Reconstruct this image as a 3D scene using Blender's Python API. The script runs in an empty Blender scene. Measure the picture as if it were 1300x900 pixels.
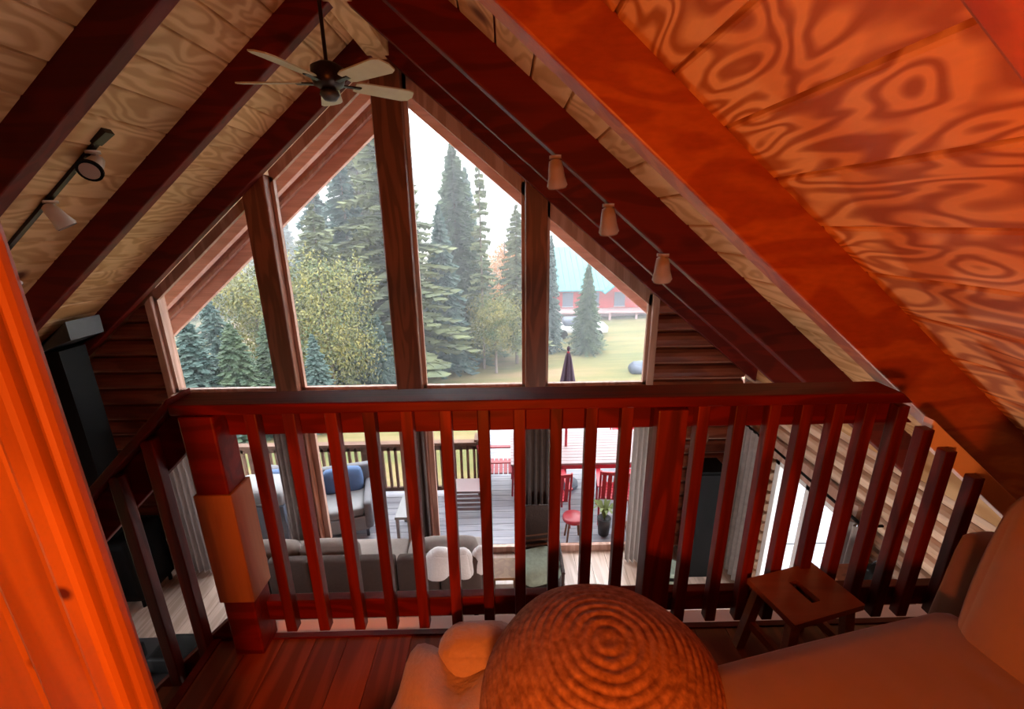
import bpy, math, random
from mathutils import Vector, Matrix, noise
random.seed(7)
S = bpy.context.scene
COL = S.collection
PI = math.pi

# ---------------------------------------------------------------- camera
CAM_H = 1.5
F_PX, PITCH, YAW, ROLL = 556.05, .29174, .015973, -.011133
cam_d = bpy.data.cameras.new('camera'); cam = bpy.data.objects.new('camera', cam_d); COL.objects.link(cam)
cam_d.sensor_fit = 'HORIZONTAL'; cam_d.sensor_width = 36; cam_d.lens = F_PX / 1300 * 36
cam_d.clip_start = .02; cam_d.clip_end = 600
_fw = Vector((math.sin(YAW)*math.cos(PITCH), math.cos(YAW)*math.cos(PITCH), -math.sin(PITCH)))
_rt = Vector((math.cos(YAW), -math.sin(YAW), 0)); _up = _rt.cross(_fw)
_r2 = math.cos(ROLL)*_rt + math.sin(ROLL)*_up; _u2 = -math.sin(ROLL)*_rt + math.cos(ROLL)*_up
mw = Matrix.Identity(4)
for i in range(3):
    mw[i][0] = _r2[i]; mw[i][1] = _u2[i]; mw[i][2] = -_fw[i]
mw[2][3] = CAM_H
cam.matrix_world = mw
S.camera = cam

# ---------------------------------------------------------------- world: bright overcast sky
W = bpy.data.worlds.new('sky'); S.world = W; W.use_nodes = True
wn = W.node_tree.nodes; wl_ = W.node_tree.links; wn.clear()
wo = wn.new('ShaderNodeOutputWorld'); wb = wn.new('ShaderNodeBackground')
wt = wn.new('ShaderNodeTexCoord'); wnz = wn.new('ShaderNodeTexNoise'); wr = wn.new('ShaderNodeValToRGB')
wnz.inputs['Scale'].default_value = 2.2; wnz.inputs['Detail'].default_value = 4
wr.color_ramp.elements[0].position = .3; wr.color_ramp.elements[0].color = (.80, .86, .94, 1)
wr.color_ramp.elements[1].position = .7; wr.color_ramp.elements[1].color = (1, 1, 1, 1)
wl_.new(wt.outputs['Generated'], wnz.inputs['Vector']); wl_.new(wnz.outputs['Fac'], wr.inputs['Fac'])
wl_.new(wr.outputs['Color'], wb.inputs['Color']); wl_.new(wb.outputs['Background'], wo.inputs['Surface'])
wb.inputs['Strength'].default_value = 9.0

# ---------------------------------------------------------------- exposure
S.view_settings.view_transform = 'Standard'; S.view_settings.look = 'None'
S.view_settings.exposure = 0.0; S.view_settings.gamma = 1.0; S.view_settings.use_curve_mapping = False
S.cycles.max_bounces = 10; S.cycles.diffuse_bounces = 5; S.cycles.transparent_max_bounces = 24
S.cycles.caustics_reflective = False; S.cycles.caustics_refractive = False
S.cycles.sample_clamp_indirect = 6

# ---------------------------------------------------------------- loft lamp and an added fill light
def lamp(name, loc, power, col, r):
    d = bpy.data.lights.new(name, 'POINT'); d.energy = power; d.color = col; d.shadow_soft_size = r
    o = bpy.data.objects.new(name, d); o.location = loc; COL.objects.link(o); return o
lamp('loft_lamp_light', (-.15, -.45, .95), 112, (1, .22, .03), .10)
lamp('downstairs_fill_light', (1.3, 1.9, -1.60), 60, (1, .86, .74), .12)  # unseen fill added below the loft to brighten the right log wall
# daylight portals on the glazed gable (they only guide sky sampling)
def portal(x0, x1, z0, z1, y):
    d = bpy.data.lights.new('sky_portal', 'AREA'); d.shape = 'RECTANGLE'; d.size = x1-x0; d.size_y = z1-z0
    d.cycles.is_portal = True
    o = bpy.data.objects.new('sky_portal', d); o.location = ((x0+x1)/2, y, (z0+z1)/2)
    o.rotation_euler = (-PI/2, 0, 0); COL.objects.link(o)
portal(-3.8, 1.65, -2.65, 2.9, 4.80)
for loc_, rot_, sx_, sy_ in (((-5.12,1.0,-1.3),(0,-PI/2,0),1.5,2.4), ((2.95,3.52,-1.75),(0,PI/2,0),1.8,1.0)):
    d_ = bpy.data.lights.new('sky_portal', 'AREA'); d_.shape = 'RECTANGLE'; d_.size = sx_; d_.size_y = sy_; d_.cycles.is_portal = True
    o_ = bpy.data.objects.new('sky_portal', d_); o_.location = loc_; o_.rotation_euler = rot_; COL.objects.link(o_)

# ---------------------------------------------------------------- pixel helpers (to lay things out from measurements)
CAMP = Vector((0, 0, CAM_H))
def ray(px, py):
    return _r2*((px-650)/F_PX) + _u2*(-(py-450)/F_PX) + _fw
def onY(px, py, Y): d = ray(px, py); return CAMP + d*(Y/d.y)
def onZ(px, py, Z): d = ray(px, py); return CAMP + d*((Z-CAM_H)/d.z)

# ---------------------------------------------------------------- mesh helpers
WLOC = {}
class MB:
    def __init__(s): s.v = []; s.f = []
    def add(s, vs, fs):
        n = len(s.v); s.v += [tuple(v) for v in vs]; s.f += [tuple(i+n for i in f) for f in fs]; return s
    def box(s, x0, x1, y0, y1, z0, z1):
        return s.add([(x0,y0,z0),(x1,y0,z0),(x1,y1,z0),(x0,y1,z0),(x0,y0,z1),(x1,y0,z1),(x1,y1,z1),(x0,y1,z1)],
                     [(0,3,2,1),(4,5,6,7),(0,1,5,4),(1,2,6,5),(2,3,7,6),(3,0,4,7)])
    def cbox(s, c, d): return s.box(c[0]-d[0]/2,c[0]+d[0]/2,c[1]-d[1]/2,c[1]+d[1]/2,c[2]-d[2]/2,c[2]+d[2]/2)
    def prism(s, pts, axis, a, b):
        """polygon pts (2D) extruded from a to b along axis 'x','y','z'"""
        def P(p, t):
            return (t,p[0],p[1]) if axis=='x' else (p[0],t,p[1]) if axis=='y' else (p[0],p[1],t)
        n = len(pts); vs = [P(p,a) for p in pts]+[P(p,b) for p in pts]
        fs = [tuple(range(n))[::-1], tuple(range(n,2*n))]+[(i,(i+1)%n,n+(i+1)%n,n+i) for i in range(n)]
        return s.add(vs, fs)
    def bar(s, a, b, w, h=None, up=(0,0,1)):
        a = Vector(a); b = Vector(b); h = h or w; d = (b-a).normalized(); u = Vector(up)
        if abs(d.dot(u)) > .98: u = Vector((0,1,0))
        r = d.cross(u).normalized(); u = r.cross(d)
        vs = [p+r*(sx*w/2)+u*(sy*h/2) for p in (a,b) for sx,sy in ((-1,-1),(1,-1),(1,1),(-1,1))]
        return s.add(vs, [(0,1,2,3),(7,6,5,4),(0,4,5,1),(1,5,6,2),(2,6,7,3),(3,7,4,0)])
    def tube(s, pts, rs, n=10, cap=True):
        pts = [Vector(p) for p in pts]
        if not hasattr(rs, '__len__'): rs = [rs]*len(pts)
        rings = []; 
        for i,p in enumerate(pts):
            d = (pts[min(i+1,len(pts)-1)]-pts[max(i-1,0)]).normalized()
            u = Vector((0,0,1)) if abs(d.z) < .95 else Vector((0,1,0))
            r = d.cross(u).normalized(); u = r.cross(d)
            rings.append([p+(r*math.cos(2*PI*k/n)+u*math.sin(2*PI*k/n))*rs[i] for k in range(n)])
        vs = [v for R in rings for v in R]; fs = []
        for i in range(len(pts)-1):
            for k in range(n): fs.append((i*n+k, i*n+(k+1)%n, (i+1)*n+(k+1)%n, (i+1)*n+k))
        if cap: fs += [tuple(range(n)), tuple(range((len(pts)-1)*n, len(pts)*n))[::-1]]
        return s.add(vs, fs)
    def lathe(s, prof, c=(0,0,0), n=32, fn=None):
        vs = []; fs = []
        for r,z in prof:
            for k in range(n):
                a = 2*PI*k/n; rr = r*(fn(a,z) if fn else 1)
                vs.append((c[0]+rr*math.cos(a), c[1]+rr*math.sin(a), c[2]+z))
        for i in range(len(prof)-1):
            for k in range(n): fs.append((i*n+k, i*n+(k+1)%n, (i+1)*n+(k+1)%n, (i+1)*n+k))
        return s.add(vs, fs)
    def rbox(s, c, d, r, n=7, puff=0, rot=None):
        """rounded cushion block"""
        hx,hy,hz = d[0]/2,d[1]/2,d[2]/2; r = min(r,hx,hy,hz); idx = {}; vs = []; fs = []
        def put(p):
            k = tuple(round(q,4) for q in p)
            if k not in idx:
                q = Vector((p[0]*hx,p[1]*hy,p[2]*hz))
                inn = Vector((max(-hx+r,min(hx-r,q.x)),max(-hy+r,min(hy-r,q.y)),max(-hz+r,min(hz-r,q.z))))
                e = q-inn
                if e.length > 1e-9: q = inn+e.normalized()*r
                if puff:
                    m = sorted((abs(p[0]),abs(p[1]),abs(p[2])))
                    w = (1-m[0]**2)*(1-m[1]**2)
                    q += Vector((p[0]**7,p[1]**7,p[2]**7))*puff*w
                if rot: q = rot @ q
                idx[k] = len(vs); vs.append(q+Vector(c))
            return idx[k]
        g = [math.sin((2*i/n-1)*PI/2) for i in range(n+1)]
        for ax in range(3):
            for sg in (-1,1):
                for i in range(n):
                    for j in range(n):
                        q = []
                        for a,b in ((g[i],g[j]),(g[i+1],g[j]),(g[i+1],g[j+1]),(g[i],g[j+1])):
                            p = [0,0,0]; p[ax] = sg; p[(ax+1)%3] = a; p[(ax+2)%3] = b; q.append(put(p))
                        fs.append(tuple(q if sg>0 else q[::-1]))
        return s.add(vs, fs)
    def build(s, name, mat, parent=None, smooth=False, bevel=0, local=False):
        me = bpy.data.meshes.new(name)
        xs = [v[0] for v in s.v]; ys = [v[1] for v in s.v]; zs = [v[2] for v in s.v]
        o = bpy.data.objects.new(name, me); COL.objects.link(o)
        if parent is None: L = Vector(((min(xs)+max(xs))/2,(min(ys)+max(ys))/2,min(zs)))
        else: L = WLOC[parent.name] if not local else Vector((0,0,0))
        me.from_pydata([(v[0]-L.x,v[1]-L.y,v[2]-L.z) for v in s.v], [], s.f)
        me.materials.append(mat)
        if smooth: me.polygons.foreach_set('use_smooth',[True]*len(me.polygons))
        me.update()
        if parent is None: o.location = L
        else: o.parent = parent
        WLOC[o.name] = Vector(L) if not local else Vector((0,0,0))
        if bevel:
            m = o.modifiers.new('bevel','BEVEL'); m.width = bevel; m.segments = 2; m.limit_method = 'ANGLE'
        return o
def tag(o, label=None, cat=None, group=None, kind=None):
    if label: o['label'] = label
    if cat: o['category'] = cat
    if group: o['group'] = group
    if kind: o['kind'] = kind
    return o
def thing(name, label, cat, loc=(0,0,0), group=None, kind=None):
    o = bpy.data.objects.new(name, None); COL.objects.link(o); o.location = loc; o.empty_display_size = .1
    WLOC[o.name] = Vector(loc)
    return tag(o, label, cat, group, kind)
def box(name, m, parent, x0,x1,y0,y1,z0,z1, bevel=0): return MB().box(x0,x1,y0,y1,z0,z1).build(name, m, parent, bevel=bevel)
def copy_tree(o, parent=None):
    c = o.copy(); COL.objects.link(c); c.parent = parent
    for ch in list(o.children): copy_tree(ch, c)
    return c
def st(o): o['kind'] = 'structure'; return o

# ---------------------------------------------------------------- materials
def newmat(name):
    m = bpy.data.materials.new(name); m.use_nodes = True
    nt = m.node_tree; return m, nt.nodes, nt.links, nt.nodes['Principled BSDF']
def plain(name, col, rough=.6, metal=0, nscale=0, namt=.15, bump=0, spec=None, sheen=0):
    m, n, l, p = newmat(name)
    p.inputs['Roughness'].default_value = rough; p.inputs['Metallic'].default_value = metal
    p.inputs['Base Color'].default_value = (*col, 1)
    if spec is not None: p.inputs['Specular IOR Level'].default_value = spec
    if sheen: p.inputs['Sheen Weight'].default_value = sheen
    if nscale:
        tc = n.new('ShaderNodeTexCoord'); nz = n.new('ShaderNodeTexNoise'); nz.inputs['Scale'].default_value = nscale
        nz.inputs['Detail'].default_value = 4; l.new(tc.outputs['Object'], nz.inputs['Vector'])
        mx = n.new('ShaderNodeMix'); mx.data_type = 'RGBA'
        mx.inputs['A'].default_value = tuple(c*(1-namt) for c in col)+(1,)
        mx.inputs['B'].default_value = tuple(min(1,c*(1+namt)) for c in col)+(1,)
        l.new(nz.outputs['Fac'], mx.inputs['Factor']); l.new(mx.outputs['Result'], p.inputs['Base Color'])
        if bump:
            b = n.new('ShaderNodeBump'); b.inputs['Strength'].default_value = bump; b.inputs['Distance'].default_value = .01
            l.new(nz.outputs['Fac'], b.inputs['Height']); l.new(b.outputs['Normal'], p.inputs['Normal'])
    return m
def wood(name, c0, c1, scale=(8,1,8), bands=6, rough=.45, knots=0, var=.12, coat=0, contrast=(.25,.75), spec=.5, knotcol=(.12,.03,.01), flat=False):
    """figured wood: contour bands through stretched noise; grain runs along the small-scale axis"""
    m, n, l, p = newmat(name)
    p.inputs['Roughness'].default_value = rough; p.inputs['Specular IOR Level'].default_value = spec
    if coat: p.inputs['Coat Weight'].default_value = coat; p.inputs['Coat Roughness'].default_value = .25
    tc = n.new('ShaderNodeTexCoord'); oi = n.new('ShaderNodeObjectInfo')
    mul = n.new('ShaderNodeMath'); mul.operation = 'MULTIPLY'; mul.inputs[1].default_value = 37
    l.new(oi.outputs['Random'], mul.inputs[0])
    va = n.new('ShaderNodeVectorMath'); va.operation = 'ADD'; l.new(tc.outputs['Object'], va.inputs[0]); l.new(mul.outputs[0], va.inputs[1])
    mp = n.new('ShaderNodeMapping'); mp.inputs['Scale'].default_value = scale; l.new(va.outputs[0], mp.inputs['Vector'])
    nz = n.new('ShaderNodeTexNoise'); nz.inputs['Scale'].default_value = 1; nz.inputs['Detail'].default_value = 1.5
    nz.inputs['Roughness'].default_value = .4; nz.inputs['Distortion'].default_value = .5
    l.new(mp.outputs[0], nz.inputs['Vector'])
    m1 = n.new('ShaderNodeMath'); m1.operation = 'MULTIPLY'; m1.inputs[1].default_value = bands*2*PI; l.new(nz.outputs['Fac'], m1.inputs[0])
    sn = n.new('ShaderNodeMath'); sn.operation = 'SINE'; l.new(m1.outputs[0], sn.inputs[0])
    mr = n.new('ShaderNodeMapRange'); mr.inputs['From Min'].default_value = -1; l.new(sn.outputs[0], mr.inputs['Value'])
    cr = n.new('ShaderNodeValToRGB'); cr.color_ramp.elements[0].position = contrast[0]; cr.color_ramp.elements[1].position = contrast[1]
    cr.color_ramp.elements[0].color = (*c0,1); cr.color_ramp.elements[1].color = (*c1,1)
    l.new(mr.outputs[0], cr.inputs['Fac'])
    # fine fibres and per-piece tone
    mp2 = n.new('ShaderNodeMapping'); mp2.inputs['Scale'].default_value = tuple(q*9 if q > 2 else q*2 for q in scale); l.new(va.outputs[0], mp2.inputs['Vector'])
    nz2 = n.new('ShaderNodeTexNoise'); nz2.inputs['Scale'].default_value = 1; nz2.inputs['Detail'].default_value = 3; l.new(mp2.outputs[0], nz2.inputs['Vector'])
    mr2 = n.new('ShaderNodeMapRange'); mr2.inputs['To Min'].default_value = 1-var*1.5; mr2.inputs['To Max'].default_value = 1+var*1.2; l.new(nz2.outputs['Fac'], mr2.inputs['Value'])
    mr3 = n.new('ShaderNodeMapRange'); mr3.inputs['To Min'].default_value = 1-var; mr3.inputs['To Max'].default_value = 1+var; l.new(oi.outputs['Random'], mr3.inputs['Value'])
    mm = n.new('ShaderNodeMath'); mm.operation = 'MULTIPLY'; l.new(mr2.outputs[0], mm.inputs[0]); l.new(mr3.outputs[0], mm.inputs[1])
    vs = n.new('ShaderNodeVectorMath'); vs.operation = 'SCALE'; l.new(cr.outputs['Color'], vs.inputs[0]); l.new(mm.outputs[0], vs.inputs['Scale'])
    last = vs.outputs[0]
    if knots:
        vo = n.new('ShaderNodeTexVoronoi'); vo.inputs['Scale'].default_value = knots
        if flat:
            vo.voronoi_dimensions = '2D'; sx_ = n.new('ShaderNodeSeparateXYZ'); cb_ = n.new('ShaderNodeCombineXYZ')
            l.new(va.outputs[0], sx_.inputs[0]); l.new(sx_.outputs['X'], cb_.inputs['X']); l.new(sx_.outputs['Z'], cb_.inputs['Y']); l.new(cb_.outputs[0], vo.inputs['Vector'])
        else: l.new(va.outputs[0], vo.inputs['Vector'])
        k = n.new('ShaderNodeMapRange'); k.inputs['From Min'].default_value = .03 if flat else .05; k.inputs['From Max'].default_value = .075 if flat else .13
        k.inputs['To Min'].default_value = 1; k.inputs['To Max'].default_value = 0; l.new(vo.outputs['Distance'], k.inputs['Value'])
        mx = n.new('ShaderNodeMix'); mx.data_type = 'RGBA'; mx.inputs['B'].default_value = (*knotcol,1)
        l.new(k.outputs[0], mx.inputs['Factor']); l.new(last, mx.inputs['A']); last = mx.outputs['Result']
    l.new(last, p.inputs['Base Color'])
    b = n.new('ShaderNodeBump'); b.inputs['Strength'].default_value = .15; b.inputs['Distance'].default_value = .004
    l.new(nz2.outputs['Fac'], b.inputs['Height']); l.new(b.outputs['Normal'], p.inputs['Normal'])
    return m
def glassmat(name, tint=(1,1,1), refl=.04):
    m, n, l, p = newmat(name); n.remove(p)
    out = n['Material Output']; t = n.new('ShaderNodeBsdfTransparent'); t.inputs['Color'].default_value = (*tint,1)
    g = n.new('ShaderNodeBsdfGlossy'); g.inputs['Roughness'].default_value = .02
    fr = n.new('ShaderNodeFresnel'); fr.inputs['IOR'].default_value = 1.45
    mu = n.new('ShaderNodeMath'); mu.operation = 'MULTIPLY'; mu.inputs[1].default_value = refl; l.new(fr.outputs[0], mu.inputs[0])
    mx = n.new('ShaderNodeMixShader'); l.new(mu.outputs[0], mx.inputs[0]); l.new(t.outputs[0], mx.inputs[1]); l.new(g.outputs[0], mx.inputs[2])
    l.new(mx.outputs[0], out.inputs['Surface']); return m

M = {}
M['ply'] = wood('lamplit_fir_board', (.42,.13,.022), (.80,.40,.13), scale=(7.5,2.4,7.5), bands=8, rough=.5, knots=1.5, var=.06, contrast=(.05,.8))  # great-room fir again, lamplight orange and stronger grain put into the colour
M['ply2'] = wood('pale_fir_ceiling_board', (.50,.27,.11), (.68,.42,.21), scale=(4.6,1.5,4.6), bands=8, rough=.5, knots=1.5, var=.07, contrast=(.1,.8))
M['soffit'] = wood('soffit_board', (.84,.58,.40), (.90,.68,.50), scale=(6,1,6), bands=4, rough=.6)
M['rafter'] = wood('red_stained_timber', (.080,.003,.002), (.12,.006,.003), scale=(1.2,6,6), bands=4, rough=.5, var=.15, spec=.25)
M['rafter_loft'] = wood('lamplit_red_timber', (.32,.065,.016), (.42,.11,.025), scale=(2.5,7,7), bands=4, rough=.42, var=.2, knots=1.2)  # red rafter wood with the lamp's orange glow put into its colour
M['barge'] = wood('brightened_barge_timber', (.78,.48,.41), (.86,.56,.49), scale=(1.2,6,6), bands=4, rough=.6)  # colour lifted pale to stand in for outside light under the overhang
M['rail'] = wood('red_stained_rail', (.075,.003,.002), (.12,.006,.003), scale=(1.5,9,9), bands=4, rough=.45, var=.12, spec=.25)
M['railv'] = wood('red_stained_baluster', (.070,.004,.002), (.125,.010,.004), scale=(9,9,1.3), bands=4, rough=.42, var=.35, spec=.4)
M['post_tan'] = wood('unstained_post_wrap', (.20,.085,.03), (.26,.12,.045), scale=(9,9,1.3), bands=3, rough=.5)
M['pine'] = wood('knotty_pine_board', (.26,.085,.013), (.35,.125,.022), scale=(5,5,.7), bands=4, rough=.45, knots=4.2, var=.12, coat=.15, knotcol=(.07,.008,.002), flat=True)
M['lfloor'] = wood('red_brown_floor_board', (.12,.028,.012), (.20,.05,.02), scale=(8,.8,8), bands=5, rough=.3, var=.14, coat=.3)
M['gfloor'] = wood('pale_floor_board', (.42,.30,.24), (.52,.38,.31), scale=(8,.8,8), bands=4, rough=.25, coat=.5)
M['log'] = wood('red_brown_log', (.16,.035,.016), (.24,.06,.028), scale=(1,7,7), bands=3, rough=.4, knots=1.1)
M['logp'] = wood('painted_lit_log', (.66,.42,.28), (.82,.58,.42), scale=(7,1,7), bands=3, rough=.35, knots=1.1)  # same log wood made paler, window light painted into the colour
M['chink'] = plain('pale_chinking', (.52,.32,.24), .8, nscale=20)
M['timber'] = wood('brown_window_timber', (.13,.035,.015), (.21,.062,.028), scale=(8,8,1), bands=4, rough=.45, knots=.9)
M['frame'] = wood('window_frame_wood', (.44,.25,.19), (.56,.35,.28), scale=(8,8,1), bands=3, rough=.45)
M['whiteframe'] = plain('white_door_frame', (.75,.74,.74), .4, nscale=8, namt=.05)
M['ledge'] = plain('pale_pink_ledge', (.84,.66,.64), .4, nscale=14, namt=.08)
M['drywall'] = plain('lower_wall', (.30,.19,.13), .8, nscale=5)
M['glass'] = glassmat('window_glass')
M['black'] = plain('black_metal', (.004,.004,.004), .6, nscale=30, spec=.15)
M['greymetal'] = plain('grey_sheet_metal', (.06,.06,.065), .45, metal=.5, nscale=20)
M['fandark'] = plain('fan_dark_bronze', (.018,.008,.007), .35, metal=.4, nscale=20)
M['blade'] = plain('fan_blade_cream', (.50,.50,.36), .5, nscale=12)
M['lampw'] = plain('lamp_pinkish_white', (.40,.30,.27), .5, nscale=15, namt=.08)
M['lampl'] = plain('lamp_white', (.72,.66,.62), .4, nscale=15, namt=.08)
M['lens'] = plain('lamp_grey_lens', (.28,.26,.26), .2, nscale=15)
M['sofaup'] = plain('tan_microsuede', (.22,.135,.105), .9, nscale=9, namt=.12, bump=.05, sheen=.3)
M['sofaup2'] = plain('brown_microsuede', (.16,.08,.04), .9, nscale=9, namt=.12, bump=.05, sheen=.3)
M['fur'] = plain('cream_fleece', (.44,.31,.27), .95, nscale=60, namt=.12, bump=.5, sheen=.4)
M['stool'] = wood('stool_red_brown', (.17,.05,.02), (.23,.075,.03), scale=(1.5,8,8), bands=3, rough=.35, coat=.3)
M['sofag'] = plain('taupe_sofa_fabric', (.085,.056,.048), .9, nscale=40, namt=.15)
M['sofat'] = plain('grey_sofa_cushion', (.30,.25,.23), .9, nscale=40, namt=.12)
M['whitefab'] = plain('white_plush', (.92,.90,.92), .95, nscale=50, namt=.06, bump=.4)
M['greenfab'] = plain('grey_green_fabric', (.30,.36,.29), .9, nscale=25, namt=.3)
M['wicker'] = plain('dark_wicker', (.035,.018,.014), .6, nscale=60, namt=.4, bump=.4)
M['curtd'] = plain('dark_taupe_curtain', (.10,.075,.07), .9, nscale=18, namt=.25)
M['curtg'] = plain('grey_patterned_curtain', (.30,.26,.24), .9, nscale=14, namt=.45)
M['curtl'] = plain('light_grey_curtain', (.62,.59,.57), .9, nscale=14, namt=.25)
M['deck'] = wood('weathered_deck_board', (.235,.235,.275), (.30,.30,.34), scale=(1,8,8), bands=3, rough=.5, var=.1)
M['railout'] = wood('deck_rail_wood', (.12,.065,.045), (.15,.085,.06), scale=(1,8,8), bands=3, rough=.8)
M['picket'] = wood('deck_picket_wood', (.20,.12,.085), (.24,.155,.11), scale=(8,8,1), bands=3, rough=.8)
M['pinktable'] = plain('pale_pink_table_slat', (.22,.155,.16), .45, nscale=12, namt=.05)
M['redpaint'] = plain('red_paint', (0.31,0.0155,0.0279), .35, nscale=12, namt=.1)
M['umb'] = plain('plum_umbrella_canvas', (0.062,0.0403,0.0651), .9, nscale=20)
M['pgrey'] = plain('patio_grey_fabric', (.14,.14,.155), .8, nscale=20)
M['pwhite'] = plain('patio_white_frame', (.22,.22,.23), .5, nscale=20, namt=.05)
M['pblue'] = plain('patio_blue_cushion', (0.0682,0.124,0.248), .8, nscale=20)
M['pdark'] = plain('slate_blue_cover', (.06,.075,.11), .6, nscale=20)
M['pot'] = plain('black_plant_pot', (.02,.02,.025), .5, nscale=20)
M['plant'] = plain('plant_leaf', (0.124,0.1612,0.0434), .6, nscale=10, namt=.3)
M['terra'] = plain('brown_planter', (.16,.07,.04), .7, nscale=20)
M['bark'] = plain('tree_bark', (.10,.075,.06), .9, nscale=20, namt=.3)
M['barnred'] = plain('barn_red_siding', (.30,.015,.015), .8, nscale=2, namt=.1)
M['barnpink'] = plain('faded_pink_siding', (0.3224,0.2046,0.2108), .8, nscale=2, namt=.06)
M['teal'] = plain('teal_metal_roof', (.03,.19,.22), .5, nscale=1, namt=.08)
M['carw'] = plain('white_car_paint', (0.434,0.434,0.4464), .3, nscale=3, namt=.03)
M['cloth_cream'] = plain('cream_paint', (.6,.55,.45), .6, nscale=5, namt=.05)

def cloth(name, col, trans, nscale=14, namt=.25):
    m = plain(name, col, .9, nscale=nscale, namt=namt); n = m.node_tree.nodes; l = m.node_tree.links; p = n['Principled BSDF']
    t = n.new('ShaderNodeBsdfTranslucent'); t.inputs['Color'].default_value = (*col,1)
    mx = n.new('ShaderNodeMixShader'); mx.inputs[0].default_value = trans
    l.new(p.outputs[0], mx.inputs[1]); l.new(t.outputs[0], mx.inputs[2]); l.new(mx.outputs[0], n['Material Output'].inputs['Surface']); return m
M['curtl'] = cloth('light_grey_curtain', (.60,.57,.56), .35)
M['curtg'] = cloth('grey_patterned_curtain', (.40,.36,.35), .3, namt=.45)
def foliage(name, c0, c1):
    m, n, l, p = newmat(name)
    tc = n.new('ShaderNodeTexCoord'); nz = n.new('ShaderNodeTexNoise'); nz.inputs['Scale'].default_value = 1.3; nz.inputs['Detail'].default_value = 5
    l.new(tc.outputs['Object'], nz.inputs['Vector'])
    cr = n.new('ShaderNodeValToRGB'); cr.color_ramp.elements[0].position = .35; cr.color_ramp.elements[1].position = .65
    cr.color_ramp.elements[0].color = (*c0,1); cr.color_ramp.elements[1].color = (*c1,1)
    l.new(nz.outputs['Fac'], cr.inputs['Fac']); l.new(cr.outputs['Color'], p.inputs['Base Color'])
    p.inputs['Roughness'].default_value = .75; p.inputs['Specular IOR Level'].default_value = .3
    return m
M['spruce'] = foliage('spruce_needles', (0.0396,0.0684,0.0432), (0.0864,0.1224,0.0648))
M['bluespruce'] = foliage('blue_spruce_needles', (0.0432,0.0792,0.072), (0.0936,0.1368,0.1152))
M['fir'] = foliage('fir_needles', (0.0504,0.0648,0.036), (0.1224,0.1368,0.0648))
M['yellowleaf'] = foliage('yellow_green_leaves', (.040,.068,.032), (.19,.165,.045))
M['orangeleaf'] = foliage('orange_autumn_leaves', (0.3024,0.1224,0.0432), (0.432,0.216,0.0864))
# ---------------------------------------------------------------- roof geometry constants
RX, SL = -1.10, .83                  # ridge x, slope (dz/dx)
CS = 1/math.sqrt(1+SL*SL)            # cos of the pitch
def zr(x, k): return k - SL*abs(x-RX)
YW = 4.75                            # inner face of the gable wall
XL, XR = -4.95, 2.80
YB = -2.6                            # back of the house behind the camera
ZG = -2.65                           # great room floor

# ceiling: roof slab plus boards
ceil_ = MB()
K0, K1 = 3.29, 3.41
ceil_.prism([(RX,K0),(XL-.5,zr(XL-.5,K0)),(XL-.5,zr(XL-.5,K1)),(RX,K1),(XR+.5,zr(XR+.5,K1)),(XR+.5,zr(XR+.5,K0))],'y',YB,5.75)
ceiling = st(ceil_.build('ceiling', M['rafter']))
bw = .178                             # board pitch measured along x (0.247 m on the slope)
for side in (-1, 1):
    i = 0
    off = 0
    while True:
        # joints measured at x = .351 + n*.19 on the right, -1.95 - n*.19 on the left
        a = i*bw; b = a+bw-.010
        if a > (XR-RX if side > 0 else RX-XL)+.1: break
        sh = (.335-RX) % bw if side > 0 else (RX+1.908) % bw
        a0 = max(0.0, a+sh-bw); b0 = b+sh-bw
        i += 1
        if b0 - a0 < .02: continue
        xa, xb = RX+side*a0, RX+side*b0
        mb = MB(); e = .004
        pts = [(xa, zr(xa,3.255)), (xa+side*e, zr(xa,3.25)-SL*e), (xb-side*e, zr(xb,3.25)+SL*e), (xb, zr(xb,3.255)), (xb, zr(xb,3.288)), (xa, zr(xa,3.288))]
        mb.prism(pts if side < 0 else pts[::-1], 'y', YB, YW)
        vs0 = list(mb.v)
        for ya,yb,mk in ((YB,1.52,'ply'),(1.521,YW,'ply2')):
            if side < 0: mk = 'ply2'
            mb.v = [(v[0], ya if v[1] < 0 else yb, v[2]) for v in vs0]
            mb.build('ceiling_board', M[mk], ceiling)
# soffit boards of the overhang
nb = 0
for side in (-1,1):
    a = .02
    while a < (XR-RX)+.3:
        xa, xb = RX+side*a, RX+side*(a+.088)
        MB().prism([(xa,zr(xa,3.25)),(xb,zr(xb,3.25)),(xb,zr(xb,3.285)),(xa,zr(xa,3.285))],'y',YW+.22,5.72).build('soffit_board', M['soffit'], ceiling)
        a += .098
# ridge beam
st(MB().box(RX-.10,RX+.10,1.6,YW,2.95,3.32).build('ridge_beam', M['ply2'], bevel=.006))
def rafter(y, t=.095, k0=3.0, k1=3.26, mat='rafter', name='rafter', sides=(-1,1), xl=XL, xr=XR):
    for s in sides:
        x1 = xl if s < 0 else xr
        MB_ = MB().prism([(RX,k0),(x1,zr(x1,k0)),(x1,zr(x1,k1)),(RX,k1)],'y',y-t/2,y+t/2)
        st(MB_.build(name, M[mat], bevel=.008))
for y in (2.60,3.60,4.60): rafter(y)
for y in (-1.7,-.62,.46,1.52): rafter(y, t=.11, mat='rafter_loft', sides=(1,)); rafter(y, t=.11, sides=(-1,))
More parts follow.
